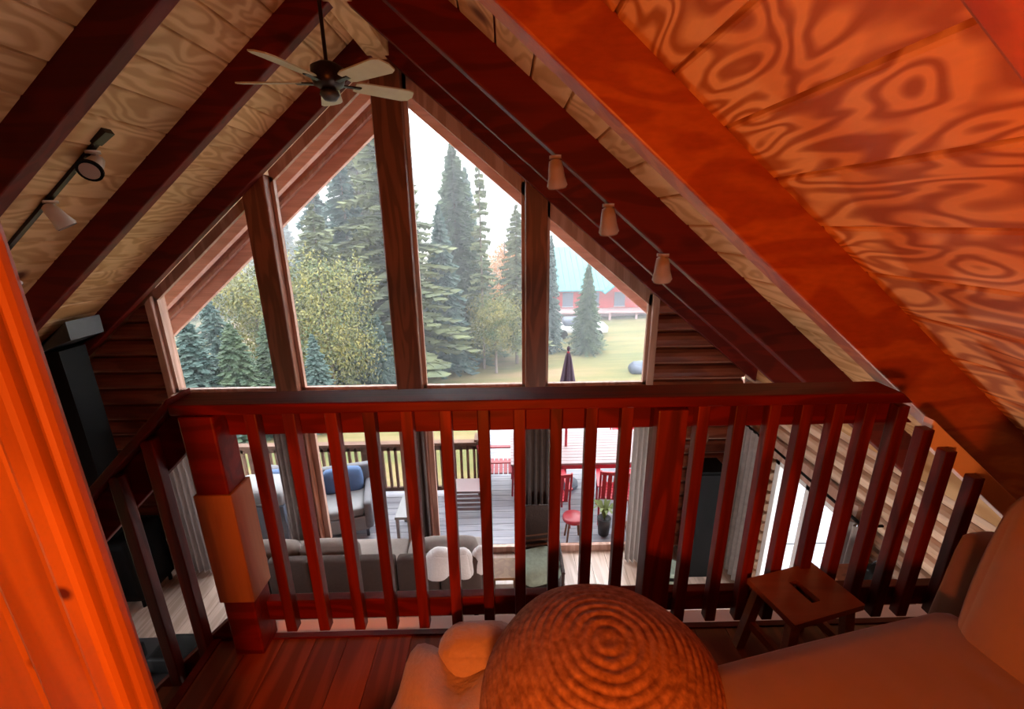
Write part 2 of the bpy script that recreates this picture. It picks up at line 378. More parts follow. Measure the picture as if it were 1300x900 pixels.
# overhang rafters and barge boards
for s in (-1,1):
    x1 = XL-.45 if s < 0 else XR+.45
    st(MB().prism([(RX,3.06),(x1,zr(x1,3.06)),(x1,zr(x1,3.30)),(RX,3.30)],'y',5.34,5.45).build('overhang_rafter', M['barge'], bevel=.005))
    st(MB().prism([(RX,2.80),(x1,zr(x1,2.80)),(x1,zr(x1,3.34)),(RX,3.34)],'y',5.58,5.66).build('barge_board', M['barge'], bevel=.005))
    st(MB().prism([(RX,2.98),(x1,zr(x1,2.98)),(x1,zr(x1,3.03)),(RX,3.03)],'y',5.50,5.58).build('barge_batten', M['frame']))

# ---------------------------------------------------------------- gable wall with logs, timbers, windows
wall_back = st(MB().box(XL,-3.80,YW+.10,YW+.2,ZG,.28).box(1.65,XR,YW+.10,YW+.2,ZG,.28).build('wall_back', M['chink']))
def log_x(x0,x1,z,parent,h=.195,mat='log',y=YW+.11,clip=True):
    # one D-shaped log lying along x, sawn to the roof slope at its ends
    n = 6; vs = []; fs = []; prof = []
    for k in range(n+1):
        a = -PI/2 + PI*k/n
        prof.append((y-.085*math.cos(a)**.6 if abs(math.cos(a))>1e-6 else y, z+h/2+(h/2-.010)*math.sin(a)))
    prof.append((y+.04, z+h-.010)); prof.append((y+.04, z+.010))
    L = []; R_ = []
    for (yy,zz) in prof:
        xa, xb = x0, x1
        if clip:
            lim = (3.05-zz)/SL
            xa = max(x0, RX-lim); xb = min(x1, RX+lim)
        L.append((xa,yy,zz)); R_.append((xb,yy,zz))
    if min(r[0]-l[0] for l,r in zip(L,R_)) < .02: return
    m = len(prof); vs = L+R_
    fs = [tuple(range(m)), tuple(range(m,2*m))[::-1]]+[(i,m+i,m+(i+1)%m,(i+1)%m) for i in range(m)]
    MB().add(vs,fs).build('log', M[mat], parent)
z = ZG
while z < 1.0:
    log_x(XL,-3.84,z,wall_back); log_x(1.69,XR,z,wall_back); z += .197
# triangle chinking boards behind gable logs
for s,x0,x1 in ((-1,XL,-3.80),(1,1.65,XR)):
    pts = [(x0,.27),(x1,.27),(x1,max(.28,zr(x1,3.3))),(x0,max(.28,zr(x0,3.3)))]
    MB().prism(pts,'y',YW+.10,YW+.2).build('gable_backing', M['chink'], wall_back)
# vertical timbers
def timber(x0,x1,k=3.02,zb=ZG,name='trim_1',y0=YW-.10,y1=YW+.16,m='timber'):
    pts = [(x0,zb),(x1,zb),(x1,zr(x1,k))]
    if x0 < RX < x1: pts.append((RX,k))
    pts.append((x0,zr(x0,k)))
    return st(MB().prism(pts,'y',y0,y1).build(name, M[m], bevel=.012))
timber(-2.585,-2.345,name='trim_1'); timber(-1.225,-.945,name='trim_2'); timber(.225,.455,name='trim_3')
timber(-3.87,-3.785,name='trim_4',y0=YW-.02,m='frame'); timber(1.63,1.71,name='trim_5',y0=YW-.02,m='frame')
st(box('trim_6', M['timber'], None, -3.80,1.66, YW-.08,YW+.16, -.58,-.345, bevel=.01))
st(box('window_sill', M['frame'], None, -3.785,1.63, YW-.09,YW+.02, -.345,-.325))
bays = [(-3.785,-2.585),(-2.345,-1.225),(-.945,.225),(.455,1.63)]
fk = 3.0
for i,(x0,x1) in enumerate(bays):
    w = st(bpy.data.objects.new('window_%d'%(i+1), None)); COL.objects.link(w); w.location = ((x0+x1)/2, YW+.05, -.325); WLOC[w.name] = Vector(w.location)
    t = .035; fr = MB(); ya, yb = YW+.02, YW+.07
    fr.box(x0,x0+t,ya,yb,-.325,zr(x0,fk)-.0); fr.box(x1-t,x1,ya,yb,-.325,zr(x1,fk))
    fr.box(x0,x1,ya,yb,-.325,-.325+t)
    top = 2.94 if i < 2 else 2.86
    fr.prism([(x0,zr(x0,top)),(x1,zr(x1,top)),(x1,zr(x1,3.06)),(x0,zr(x0,3.06))],'y',ya,yb)
    fr.build('window_frame', M['frame'], w)
    MB().prism([(x0,-.3),(x1,-.3),(x1,zr(x1,3.0)),(x0,zr(x0,3.0))],'y',YW+.042,YW+.048).build('pane', M['glass'], w)
    # glazed doors below
    d = st(bpy.data.objects.new('door_%d'%(i+1), None)); COL.objects.link(d); d.location = ((x0+x1)/2, YW+.05, ZG); WLOC[d.name] = Vector(d.location)
    fr = MB(); fr.box(x0,x0+.06,ya,yb,ZG,-.58); fr.box(x1-.06,x1,ya,yb,ZG,-.58); fr.box(x0,x1,ya,yb,-.66,-.58); fr.box(x0,x1,ya,yb,ZG,ZG+.09)
    fr.build('door_frame', M['frame'], d)
    box('pane', M['glass'], d, x0+.05,x1-.05, YW+.042,YW+.048, ZG+.08,-.65)

# ---------------------------------------------------------------- side walls
ztop = zr(XR, 3.3)
wall_right = st(bpy.data.objects.new('wall_right', None)); COL.objects.link(wall_right); wall_right.location = (XR, 1.0, ZG); WLOC['wall_right'] = Vector(wall_right.location)
# door opening y 3.15..3.95 and window opening beyond it
oy0, oy1 = 3.02, 4.02; oz1 = -.86
box('wall_core', M['timber'], wall_right, XR+.10,XR+.22, YB,oy0, ZG,ztop+.1)
box('wall_core', M['timber'], wall_right, XR+.10,XR+.22, oy1,YW+.2, ZG,ztop+.1)
box('wall_core', M['timber'], wall_right, XR+.10,XR+.22, oy0,oy1, oz1,ztop+.1)
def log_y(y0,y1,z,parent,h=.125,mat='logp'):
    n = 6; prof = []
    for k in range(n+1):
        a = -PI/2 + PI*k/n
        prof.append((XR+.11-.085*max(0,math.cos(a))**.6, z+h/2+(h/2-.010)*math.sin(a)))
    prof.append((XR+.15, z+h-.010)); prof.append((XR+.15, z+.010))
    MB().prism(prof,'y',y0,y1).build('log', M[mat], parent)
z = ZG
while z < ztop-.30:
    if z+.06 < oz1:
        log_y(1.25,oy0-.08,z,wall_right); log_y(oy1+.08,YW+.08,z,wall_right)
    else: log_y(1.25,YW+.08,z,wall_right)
    z += .13
box('frieze_board', M['ply2'], wall_right, XR+.0,XR+.10, 1.4,YW, ztop-.26,ztop+.14)
dr = st(bpy.data.objects.new('door_5', None)); COL.objects.link(dr); dr.location = (XR+.05,(oy0+oy1)/2,ZG); WLOC['door_5'] = Vector(dr.location)
fr = MB()
for y in (oy0, (oy0+oy1)/2-.035, oy1-.07): fr.box(XR+.02,XR+.10,y,y+.07,ZG,oz1)
fr.box(XR+.02,XR+.10,oy0,oy1,oz1-.08,oz1); fr.box(XR+.02,XR+.10,oy0,oy1,ZG,ZG+.08)
fr.build('door_frame', M['whiteframe'], dr, bevel=.005)
box('pane', M['glass'], dr, XR+.058,XR+.063, oy0+.05,oy1-.05, ZG+.05,oz1-.05)
st(box('trim_7', M['frame'], None, XR-.015,XR+.03, oy0-.09,oy1+.09, oz1,oz1+.17))
# left wall
zl = zr(XL,3.3)
wy0, wy1, wz0, wz1 = -.2, 2.2, ZG+.6, -.55
wall_left = st(MB().box(XL-.22,XL-.10, YB,wy0, ZG,zl+.12).box(XL-.22,XL-.10, wy1,YW+.2, ZG,zl+.12).box(XL-.22,XL-.10, wy0,wy1, ZG,wz0).box(XL-.22,XL-.10, wy0,wy1, wz1,zl+.12).build('wall_left', M['chink']))
z = ZG
while z < zl-.05:
    prof = []
    for k in range(7):
        a = -PI/2 + PI*k/6
        prof.append((XL-.11+.085*max(0,math.cos(a))**.6, z+.0975+.0885*math.sin(a)))
    prof.append((XL-.15, z+.187)); prof.append((XL-.15, z+.010))
    for ya,yb in (((YB,wy0-.05),(wy1+.05,YW+.1)) if wz0-.15 < z < wz1-.02 else ((YB,YW+.1),)):
        MB().prism(prof,'y',ya,yb).build('log', M['log'], wall_left)
    z += .197
w5 = st(bpy.data.objects.new('window_5', None)); COL.objects.link(w5); w5.location = (XL-.1,1,wz0); WLOC['window_5'] = Vector(w5.location)  # unseen window, added to bring daylight into the lower room
fr = MB()
for y in (wy0,(wy0+wy1)/2-.03,wy1-.06): fr.box(XL-.2,XL-.06,y,y+.06,wz0,wz1)
fr.box(XL-.2,XL-.06,wy0,wy1,wz0,wz0+.06).box(XL-.2,XL-.06,wy0,wy1,wz1-.06,wz1)
fr.build('window_frame', M['frame'], w5)
box('pane', M['glass'], w5, XL-.135,XL-.13, wy0+.05,wy1-.05, wz0+.05,wz1-.05)
st(MB().prism([(XL-.2,ZG),(XR+.2,ZG),(XR+.2,zr(XR+.2,3.34)),(RX,3.34),(XL-.2,zr(XL-.2,3.34))],'y',YB-.12,YB).build('wall_front', M['pine']))

# ---------------------------------------------------------------- floors
floor = st(box('floor', M['gfloor'], None, XL-.2,XR+.2, YB,YW+.2, ZG-.15,ZG-.02))
x = XL; 
while x < XR:
    box('floor_board', M['gfloor'], floor, x,min(x+.197,XR+.1), .9,YW+.02, ZG-.02,ZG); x += .2
loft = st(box('loft_floor', M['lfloor'], None, -1.09,XR+.05, YB,1.30, -.22,-.018))
x = -1.09
while x < XR:
    box('floor_board', M['lfloor'], loft, x,min(x+.117,XR), YB,1.295, -.018,0); x += .12
st(box('floor_edge_trim', M['rail'], None, -1.09,XR, 1.297,1.318, -.24,.006))
st(box('floor_ledge', M['ledge'], None, -1.0,XR, 1.32,1.385, -.24,-.004, bevel=.004))
st(box('stair_side_beam', M['rafter'], None, -1.12,-1.092, YB,1.30, -.22,.004))

# ---------------------------------------------------------------- loft railing
rl = thing('loft_railing', 'dark red wooden balustrade along the loft edge below the gable windows', 'railing', (.5,1.3,0))
XE = 1.24
mb = MB().prism([(-1.03,.945),(XE+.04,.945),(XE,.98),(-1.03,.98)],'y',1.245,1.36)
cap = mb.build('top_rail', M['rail'], rl, bevel=.006)
MB().prism([(-.99,.85),(XE+.11,.85),(XE,.945),(-.99,.945)],'y',1.302,1.34).build('sub_rail', M['rail'], rl, bevel=.004)
MB().box(-.93,2.35,1.302,1.34,.085,.172).build('bottom_rail', M['rail'], rl, bevel=.004)
post = box('post', M['rail'], rl, -1.0,-.895, 1.235,1.335, 0,.945, bevel=.006)
box('post_wrap', M['post_tan'], post, -1.006,-.885, 1.228,1.342, .245,.675, bevel=.004)
box('post', M['railv'], rl, .468,.562, 1.225,1.302, 0,.945, bevel=.005)
bal_px = [(333,613),(380,613),(431,613),(477,613),(523,613),(570,613),(616,613),(660,613),(705,613),(748,613),(791,613),
          (884,607),(929,607),(970,607),(1009,607),(1048,607),(1086,607),(1125,607),(1163,607),(1199,607),(1234,640)]
for px,py in bal_px:
    bx = onY(px,py,1.265).x
    zt = min(.942, zr(bx,2.895))
    box('baluster', M['railv'], rl, bx-.019,bx+.019, 1.265,1.301, .068,zt, bevel=.003)
for bx in (1.80,1.92): 
    pass
# a raking rail following the rafter where the flat rail has run out
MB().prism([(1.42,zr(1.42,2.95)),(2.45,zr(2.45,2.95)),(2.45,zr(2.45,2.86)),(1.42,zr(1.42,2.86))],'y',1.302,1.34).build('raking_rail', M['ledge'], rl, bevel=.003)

# stair railing: sinks to the left beside the stair
sr = thing('stair_railing', 'dark red sloping handrail with balusters going down beside the stair', 'railing', (-1.3,1.3,-.3))
def sl(x, z0): return z0 + (x+1.04)*.96
xa, xb = -1.03, -2.35
MB().prism([(xa,sl(xa,.955)),(xb,sl(xb,.955)),(xb,sl(xb,.99)),(xa,sl(xa,.99))],'y',1.245,1.36).build('handrail', M['rail'], sr, bevel=.005)
MB().prism([(xa,sl(xa,.80)),(xb,sl(xb,.80)),(xb,sl(xb,.955)),(xa,sl(xa,.955))],'y',1.302,1.34).build('sub_rail', M['rail'], sr, bevel=.004)
MB().prism([(xa,sl(xa,-.12)),(xb,sl(xb,-.12)),(xb,sl(xb,.10)),(xa,sl(xa,.10))],'y',1.302,1.35).build('stringer', M['rail'], sr, bevel=.004)
for px,py in ((225,690),(184,722),(140,752)):
    bx = onY(px,py,1.28).x
    box('baluster', M['railv'], sr, bx-.019,bx+.019, 1.265,1.301, sl(bx,.04),sl(bx,.95), bevel=.003)
# stair
stair = thing('staircase', 'dark red wooden staircase descending left from the loft corner', 'staircase', (-1.7,.95,ZG))
MB().prism([(-1.12,-.22),(-1.12,-.45),(-3.4,-.45-2.19),(-3.4,-2.40)],'y',.60,.64).build('stringer', M['rafter'], stair)
MB().prism([(-1.12,-.22),(-1.12,-.45),(-3.4,-.45-2.19),(-3.4,-2.40)],'y',1.26,1.30).build('stringer', M['rafter'], stair)
for i in range(11):
    x1 = -1.12-.205*i; zt = -.205*(i+1)
    box('tread', M['lfloor'], stair, x1-.23,x1, .62,1.28, zt-.035,zt)

# ---------------------------------------------------------------- pine wall end beside the camera (left)
pw = st(bpy.data.objects.new('wall_pine', None)); COL.objects.link(pw); pw.location = (-1.3,.5,0); WLOC['wall_pine'] = Vector(pw.location)
XE_ = onY(105,580,.62).x
def pine(x0,x1,y0,y1): MB().box(x0,x1,y0,y1,-.02,zr(x0,3.3)).build('pine_board', M['pine'], pw, bevel=.011)
pine(XE_-.020,XE_,.590,.62)
pine(XE_-.068,XE_-.024,.575,.62); pine(XE_-.175,XE_-.073,.588,.62); 
x = XE_-.181
for i in range(9):
    pine(x-.114,x,.597,.62); x -= .121
st(box('wall_pine_core', M['rafter'], None, XE_-1.2,XE_-.03,.612,.632,-.1,2.2))  # dark core colour stands in for shade in the board grooves

# ================================================================= THINGS IN THE LOFT
# woven pouf
PC = (.235,.80,0); PR = .315; PH = .545
pf = thing('woven_pouf', 'round coiled jute pouf in the foreground before the railing', 'pouf', PC)
prof = []
NR = 38
for i in range(NR*6+1):
    t = i/(NR*6); a = -PI*.42 + (PI*.92)*t      # from lower side up to the crown
    ce, se = math.cos(a), math.sin(a)
    r = PR*abs(ce)**.80; zz = PH/2 + PH/2*math.copysign(abs(se)**.85, se)
    g = .0045*abs(math.sin(PI*NR*t)); prof.append((max(.001,r+g*ce), zz+g*se))
mb = MB().lathe(prof, PC, 72, fn=lambda a,z: 1+.012*math.sin(3*a+1)+.008*math.sin(7*a))
jm, n, l, p = newmat('coiled_jute')
tc = n.new('ShaderNodeTexCoord'); mp = n.new('ShaderNodeMapping'); l.new(tc.outputs['Object'], mp.inputs['Vector'])
nz = n.new('ShaderNodeTexNoise'); nz.inputs['Scale'].default_value = 55; nz.inputs['Detail'].default_value = 4; l.new(mp.outputs[0], nz.inputs['Vector'])
cr = n.new('ShaderNodeValToRGB'); cr.color_ramp.elements[0].position = .3; cr.color_ramp.elements[1].position = .7
cr.color_ramp.elements[0].color = (.16,.065,.03,1); cr.color_ramp.elements[1].color = (.36,.18,.09,1)
l.new(nz.outputs['Fac'], cr.inputs['Fac']); l.new(cr.outputs['Color'], p.inputs['Base Color']); p.inputs['Roughness'].default_value = .85
b = n.new('ShaderNodeBump'); b.inputs['Strength'].default_value = .5; b.inputs['Distance'].default_value = .006
l.new(nz.outputs['Fac'], b.inputs['Height']); l.new(b.outputs['Normal'], p.inputs['Normal'])
mb.build('cover', jm, pf, smooth=True)
MB().lathe([(.001,.002),(PR*.42,.002),(PR*.5,.02)], PC, 40).build('base', M['terra'], pf)

# fleece throw in folds on the left of the pouf
fl = thing('fleece_cushion', 'pale pink lobed fleece cushion lying left of the pouf', 'cushion', (-.17,.92,0))
vs = []; fs = []; NA, NRR = 72, 14
for i in range(NRR+1):
    t = i/NRR
    for k in range(NA):
        a = 2*PI*k/NA
        R = .27*(1+.13*math.cos(5*a+2.2)+.04*math.cos(9*a))
        r = R*math.sin(t*PI/2)**.8
        zz = .17*(math.cos(t*PI/2)**.55)
        q = Vector((r*math.cos(a), r*math.sin(a)*1.25, zz))
        zz += .02*math.cos(5*a+2.2)*t*(1-t)*4 + .012*noise.noise(q*14)
        vs.append((-.17+q.x, .84+q.y, max(.0,zz)))
for i in range(NRR):
    for k in range(NA): fs.append((i*NA+k,(i+1)*NA+k,(i+1)*NA+(k+1)%NA,i*NA+(k+1)%NA))
MB().add(vs,fs).build('lower_cover', M['fur'], fl, smooth=True)
MB().rbox((-.10,1.12,.13),(.26,.17,.15),.07,n=10,puff=.01).build('upper_fold', M['fur'], fl, smooth=True)

# step stool
c = onZ(1022,752,.30)
ss = thing('step_stool', 'small red-brown wooden step stool with a slot handle beside the sofa', 'stool', (c.x,c.y,0))
p0, p1, p2, p3 = [onZ(*q,.30) for q in ((945,735),(1028,715),(1101,766),(1014,793))]
ux = ((p1-p0)+(p2-p3))/2; uy = ((p3-p0)+(p2-p1))/2
cc = (p0+p1+p2+p3)/4
ang = math.atan2(ux.y, ux.x); W2, D2 = ux.length/2, uy.length/2
R = Matrix.Rotation(ang,4,'Z')
def LP(x,y,z): v = R @ Vector((x,y,0)); return (cc.x+v.x, cc.y+v.y, z)
# top with slot (long axis of the slot along local y)
def slab(xa,xb,ya,yb,z0,z1):
    m = MB().box(xa,xb,ya,yb,z0,z1); m.v = [LP(v[0],v[1],v[2]) for v in m.v]; return m
tp = MB()
for (xa,xb,ya,yb) in ((-W2,-.018,-D2,D2),(.018,W2,-D2,D2),(-.018,.018,-D2,-.045),(-.018,.018,.045,D2)):
    m_ = slab(xa,xb,ya,yb,.278,.30); tp.add(m_.v,m_.f)
tp.build('seat', M['stool'], ss)
for sx in (-1,1):
    for sy in (-1,1):
        a = LP(sx*(W2-.03),sy*(D2-.03),.278); b_ = LP(sx*(W2-.005),sy*(D2-.005),0)
        MB().bar(b_,a,.03,.03,up=(0,1,0)).build('leg', M['stool'], ss)
for sx in (-1,1):
    MB().bar(LP(sx*(W2-.02),-(D2-.02),.12),LP(sx*(W2-.02),D2-.02,.12),.018,.03).build('stretcher', M['stool'], ss)

# loft sofa (lower right)
sf = thing('loft_sofa', 'tan microsuede lounge sofa in the lower right corner of the loft', 'sofa', (1.0,.5,0))
rz = Matrix.Rotation(.20,3,'Z')
SC = Vector((.93,.42,0))
def SP(x,y,z): return SC + rz @ Vector((x,y,z))
MB().rbox(SP(-.01,.035,.335),(.91,.90,.22),.055,n=12,puff=.012,rot=rz).build('seat_cushion', M['sofaup'], sf, smooth=True)
MB().rbox(SP(.05,0,.13),(.90,.84,.18),.03,n=6,rot=rz).build('base', M['sofaup2'], sf, smooth=True)
for sx in (-1,1):
    for sy in (-1,1):
        q = SP(.05+sx*.38,sy*.36,0); MB().tube([(q.x,q.y,0),(q.x,q.y,.05)],.02).build('foot', M['black'], sf)
rb = rz @ Matrix.Rotation(.10,3,'Y')
MB().rbox((1.36,.57,.62),(.19,.72,.50),.07,n=12,puff=.02,rot=rb).build('back_cushion', M['sofaup'], sf, smooth=True)
MB().rbox((1.42,1.0,.34),(.15,.20,.52),.04,n=8,rot=rb).build('backrest', M['sofaup2'], sf, smooth=True)

# ================================================================= CEILING FAN
FX, FY, FZ = -1.06, 3.08, 2.33
fan = thing('ceiling_fan', 'dark bronze ceiling fan with cream blades hanging from the ridge', 'fan', (FX,FY,FZ))
MB().tube([(FX,FY,FZ+.08),(FX,FY,2.93)],.012).build('downrod', M['fandark'], fan, smooth=True)
MB().lathe([(.012,.66),(.06,.62),(.065,.58),(.02,.55)],(FX,FY,FZ),20).build('canopy', M['fandark'], fan, smooth=True)
MB().lathe([(.001,.12),(.05,.115),(.095,.09),(.10,.03),(.085,-.01),(.05,-.03),(.001,-.035)],(FX,FY,FZ),28).build('motor_housing', M['fandark'], fan, smooth=True)
MB().lathe([(.001,-.03),(.05,-.035),(.06,-.06),(.035,-.09),(.001,-.095)],(FX,FY,FZ),24).build('light_cap', M['greymetal'], fan, smooth=True)
for k in range(5):
    a = math.radians(-36+72*k); ca, sa = math.cos(a), math.sin(a)
    def B(r,w,z): return (FX+r*ca-w*sa, FY+r*sa+w*ca, FZ+z)
    bl = MB(); out = [(.16,-.045),(.20,-.058),(.50,-.072),(.54,-.055),(.555,0),(.54,.055),(.50,.072),(.20,.058),(.16,.045)]
    top = [B(r,w,.012-w*.22) for r,w in out]; bot = [B(r,w,.004-w*.22) for r,w in out]
    n_ = len(out); bl.add(top+bot,[tuple(range(n_)),tuple(range(n_,2*n_))[::-1]]+[(i,n_+i,n_+(i+1)%n_,(i+1)%n_) for i in range(n_)])
    b_ = bl.build('blade', M['blade'], fan)
    MB().bar(B(.07,0,.0),B(.20,0,.004),.035,.008).build('blade_iron', M['fandark'], fan)

# ================================================================= TRACK LIGHTS
def spot(base, aim, label, group, mat, s=1.0):
    base = Vector(base); aim = Vector(aim).normalized()
    t = thing('spotlight', label, 'spotlight', base, group)
    j = base+Vector((0,0,-.055*s))
    MB().tube([base, j],.010*s).build('stem', M['lampw'], t, smooth=True)
    MB().tube([base+Vector((0,0,.004)), base+Vector((0,0,-.014))],.032*s,n=16).build('mount', mat, t, smooth=True)
    pts = [j-aim*.045*s, j-aim*.035*s, j, j+aim*.035*s, j+aim*.075*s, j+aim*.085*s]
    MB().tube(pts,[.012*s,.030*s,.036*s,.040*s,.050*s,.042*s],n=20).build('head', mat, t, smooth=True)
    MB().tube([j+aim*.083*s,j+aim*.0865*s],.045*s,n=20).build('lens', M['lens'], t, smooth=True)
    return t
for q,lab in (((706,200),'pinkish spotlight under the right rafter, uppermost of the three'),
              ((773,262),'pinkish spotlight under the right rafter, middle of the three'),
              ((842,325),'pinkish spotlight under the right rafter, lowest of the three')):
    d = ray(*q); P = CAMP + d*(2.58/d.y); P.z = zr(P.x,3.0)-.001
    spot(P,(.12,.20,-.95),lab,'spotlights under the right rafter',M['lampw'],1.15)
# left track fixed to the ceiling boards
def onL(px,py,k):
    d = ray(px,py); t = (k-SL*1.10*-1-1.5)/(d.z-SL*d.x); return CAMP+d*t
A = onL(135,172,3.22); Bq = onL(10,318,3.22); ym = (A.y+Bq.y)/2
tk = thing('light_track', 'dark metal lighting track across the left ceiling boards', 'track', (A+Bq)/2)
A2 = Vector((A.x,ym,zr(A.x,3.235))); B2 = Vector((Bq.x-.6,ym,zr(Bq.x-.6,3.235)))
MB().bar(A2,B2,.035,.02).build('rail', M['fandark'], tk)
MB().bar(A2+Vector((.02,0,.01)),A2+Vector((-.08,0,-.056)),.07,.035).build('end_feed', M['fandark'], tk)
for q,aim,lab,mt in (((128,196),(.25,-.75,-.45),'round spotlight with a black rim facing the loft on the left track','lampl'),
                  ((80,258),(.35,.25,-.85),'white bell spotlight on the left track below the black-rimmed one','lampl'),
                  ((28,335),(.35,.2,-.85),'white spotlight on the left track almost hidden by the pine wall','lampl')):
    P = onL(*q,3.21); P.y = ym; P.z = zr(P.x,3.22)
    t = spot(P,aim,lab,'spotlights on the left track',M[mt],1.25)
    if 'black rim' in lab:
        aimv = Vector(aim).normalized(); j = P+Vector((0,0,-.069))
        MB().tube([j+aimv*.10,j+aimv*.118],[.068,.068],n=22).build('rim', M['black'], t, smooth=True)
        MB().tube([j+aimv*.1185,j+aimv*.1195],.052,n=22).build('bulb_glass', M['lampw'], t)

# ================================================================= LEFT CORNER: flue chase
P0 = onY(88,440,4.25)
fc = thing('stove_flue', 'black square flue rising to the ceiling in the left corner', 'flue', (-4.42,4.25,ZG))
box('duct', M['black'], fc, -4.56,-4.29, 4.12,4.40, ZG+.9,.36)
MB().prism([(-4.60,.30),(-4.10,.48),(-4.10,.66),(-4.60,.24)],'y',4.08,4.44).build('ceiling_plate', M['greymetal'], fc)
MB().rbox((-4.42,4.25,ZG+.50),(.62,.50,.80),.03,n=4).build('stove_body', M['black'], fc, smooth=True)
for sx in (-1,1):
    for sy in (-1,1): MB().tube([(-4.42+sx*.26,4.25+sy*.2,ZG),(-4.42+sx*.26,4.25+sy*.2,ZG+.12)],.02).build('leg', M['black'], fc)

# media cabinet seen between the stair balusters
def fx(px,py,z): return onZ(px,py,z)
mc = thing('media_cabinet', 'grey topped black media cabinet beneath the stair railing', 'cabinet', (-3.05,3.0,ZG))
box('top', M['greymetal'], mc, -3.62,-2.48, 2.55,3.02, -1.97,-1.94, bevel=.004)
MB().box(-3.60,-3.57,2.57,3.0,ZG,-1.97).box(-2.53,-2.50,2.57,3.0,ZG,-1.97).box(-3.60,-2.50,2.98,3.0,ZG,-1.97).box(-3.60,-2.50,2.57,3.0,ZG,ZG+.05).build('body', M['black'], mc)
box('shelf', M['greymetal'], mc, -3.57,-2.53, 2.58,2.98, -2.32,-2.30)
for i,x in enumerate((-3.30,-2.80)):
    e = box('stereo_box', M['black'], None, x-.2,x+.2, 2.62,2.92, -2.299,-2.18, bevel=.006)
    tag(e, ['black stereo unit on the cabinet shelf, left','black stereo unit on the cabinet shelf, right'][i], 'stereo', 'stereo units in the cabinet')
for i,(x,y) in enumerate(((-3.20,2.74),(-2.72,2.80))):
    e = MB().rbox((x,y,-1.86),(.34,.24,.155),.02,n=4).build('speaker_box', M['black'], None, smooth=True)
    tag(e, ['black box on the cabinet top near the stove','black box on the cabinet top by the curtain'][i], 'box', 'boxes on the media cabinet')
e = MB().rbox((-2.95,2.66,-1.915),(.10,.06,.045),.02,n=4).build('white_gadget', M['whitefab'], None, smooth=True)
tag(e, 'small white gadget on the grey cabinet top', 'gadget')

# ================================================================= CURTAINS
def curtain(x0,x1,z0,z1,y,mat,label,cat='curtain',along='x',folds=5,amp=.035):
    t = thing('curtain', label, cat, ((x0+x1)/2 if along=='x' else y, y if along=='x' else (x0+x1)/2, z0), 'curtains by the glazed doors')
    n = folds*8; front = []; th = .006
    vs = []; fs = []
    for j in range(5):
        zz = z0+(z1-z0)*j/4
        for k in range(n+1):
            u = x0+(x1-x0)*k/n; w = amp*math.sin(2*PI*folds*k/n+.4*j*.3)*(1-.3*j/4)
            for s in (0,1):
                q = y+w+s*th
                vs.append((u,q,zz) if along=='x' else (q,u,zz))
    W_ = (n+1)*2
    for j in range(4):
        for k in range(n):
            a = j*W_+k*2
            fs.append((a,a+2,a+2+W_,a+W_)); fs.append((a+1,a+1+W_,a+3+W_,a+3))
    MB().add(vs,fs).build('drape', M[mat], t, smooth=True)
    return t
YC = YW-.20
curtain(-3.98,-3.62,ZG+.02,-.62,YC,'curtl','pale curtain bunched at the left end of the glazed doors')
curtain(-2.66,-2.34,ZG+.02,-.62,YC,'curtg','grey curtain at the post left of the patio armchairs')
curtain(-1.17,-.95,ZG+.02,-.62,YC,'curtd','dark curtain bunched against the central post',folds=4)
curtain(.22,.50,ZG+.02,-.62,YC,'curtd','dark curtain hanging beside the wicker chair',folds=4)
curtain(1.47,1.70,ZG+.02,-.62,YC,'curtl','pale grey curtain at the right end of the glazed doors',folds=4)
curtain(4.06,4.50,ZG+.02,-.70,XR-.10,'curtg','grey patterned curtain gathered left of the side door',along='y')
curtain(2.72,3.03,ZG+.02,-.78,XR-.10,'curtg','grey patterned curtain gathered right of the side door',along='y')
for x0,x1,lab in ((-4.02,1.75,'long thin curtain rod above the glazed doors'),):
    rod = thing('curtain_rod', lab, 'curtain rod', ((x0+x1)/2,YC,-.60))
    MB().tube([(x0,YC,-.60),(x1,YC,-.60)],.012).build('pole', M['black'], rod, smooth=True)
    for x in (x0+.02,-1.08,x1-.02): MB().bar((x,YC,-.60),(x,YW-.08,-.60),.015).build('bracket', M['black'], rod)
rod = thing('curtain_rod', 'thin black curtain rod with a finial above the side door', 'curtain rod', (XR-.10,3.6,-.72))
MB().tube([(XR-.10,2.68,-.74),(XR-.10,4.55,-.70)],.013).build('pole', M['black'], rod, smooth=True)
MB().rbox((XR-.10,4.58,-.70),(.05,.05,.05),.025,n=6).build('finial', M['black'], rod, smooth=True)
for y in (2.74,4.48): MB().bar((XR-.10,y,-.72),(XR+.03,y,-.72),.015).build('bracket', M['black'], rod)

# tall black cabinet in the right corner
tc_ = thing('tall_cabinet', 'tall narrow black cabinet in the corner right of the glazed doors', 'cabinet', (2.33,4.45,ZG))
box('body', M['black'], tc_, 2.16,2.50, 4.28,4.60, ZG,-1.20, bevel=.008)
box('door', M['black'], tc_, 2.175,2.485, 4.262,4.279, ZG+.05,-1.23, bevel=.004)
MB().tube([(2.45,4.258,-1.95),(2.45,4.258,-1.75)],.008).build('handle', M['greymetal'], tc_)
e = thing('wall_clock', 'small dark round fixture on the logs above the tall cabinet', 'clock', (2.28,4.6,-1.0))
MB().tube([(2.28,4.61,-.95),(2.28,4.66,-.95)],.10,n=24).build('case', M['terra'], e)
MB().tube([(2.28,4.605,-.95),(2.28,4.612,-.95)],.075,n=24).build('face', M['log'], e)
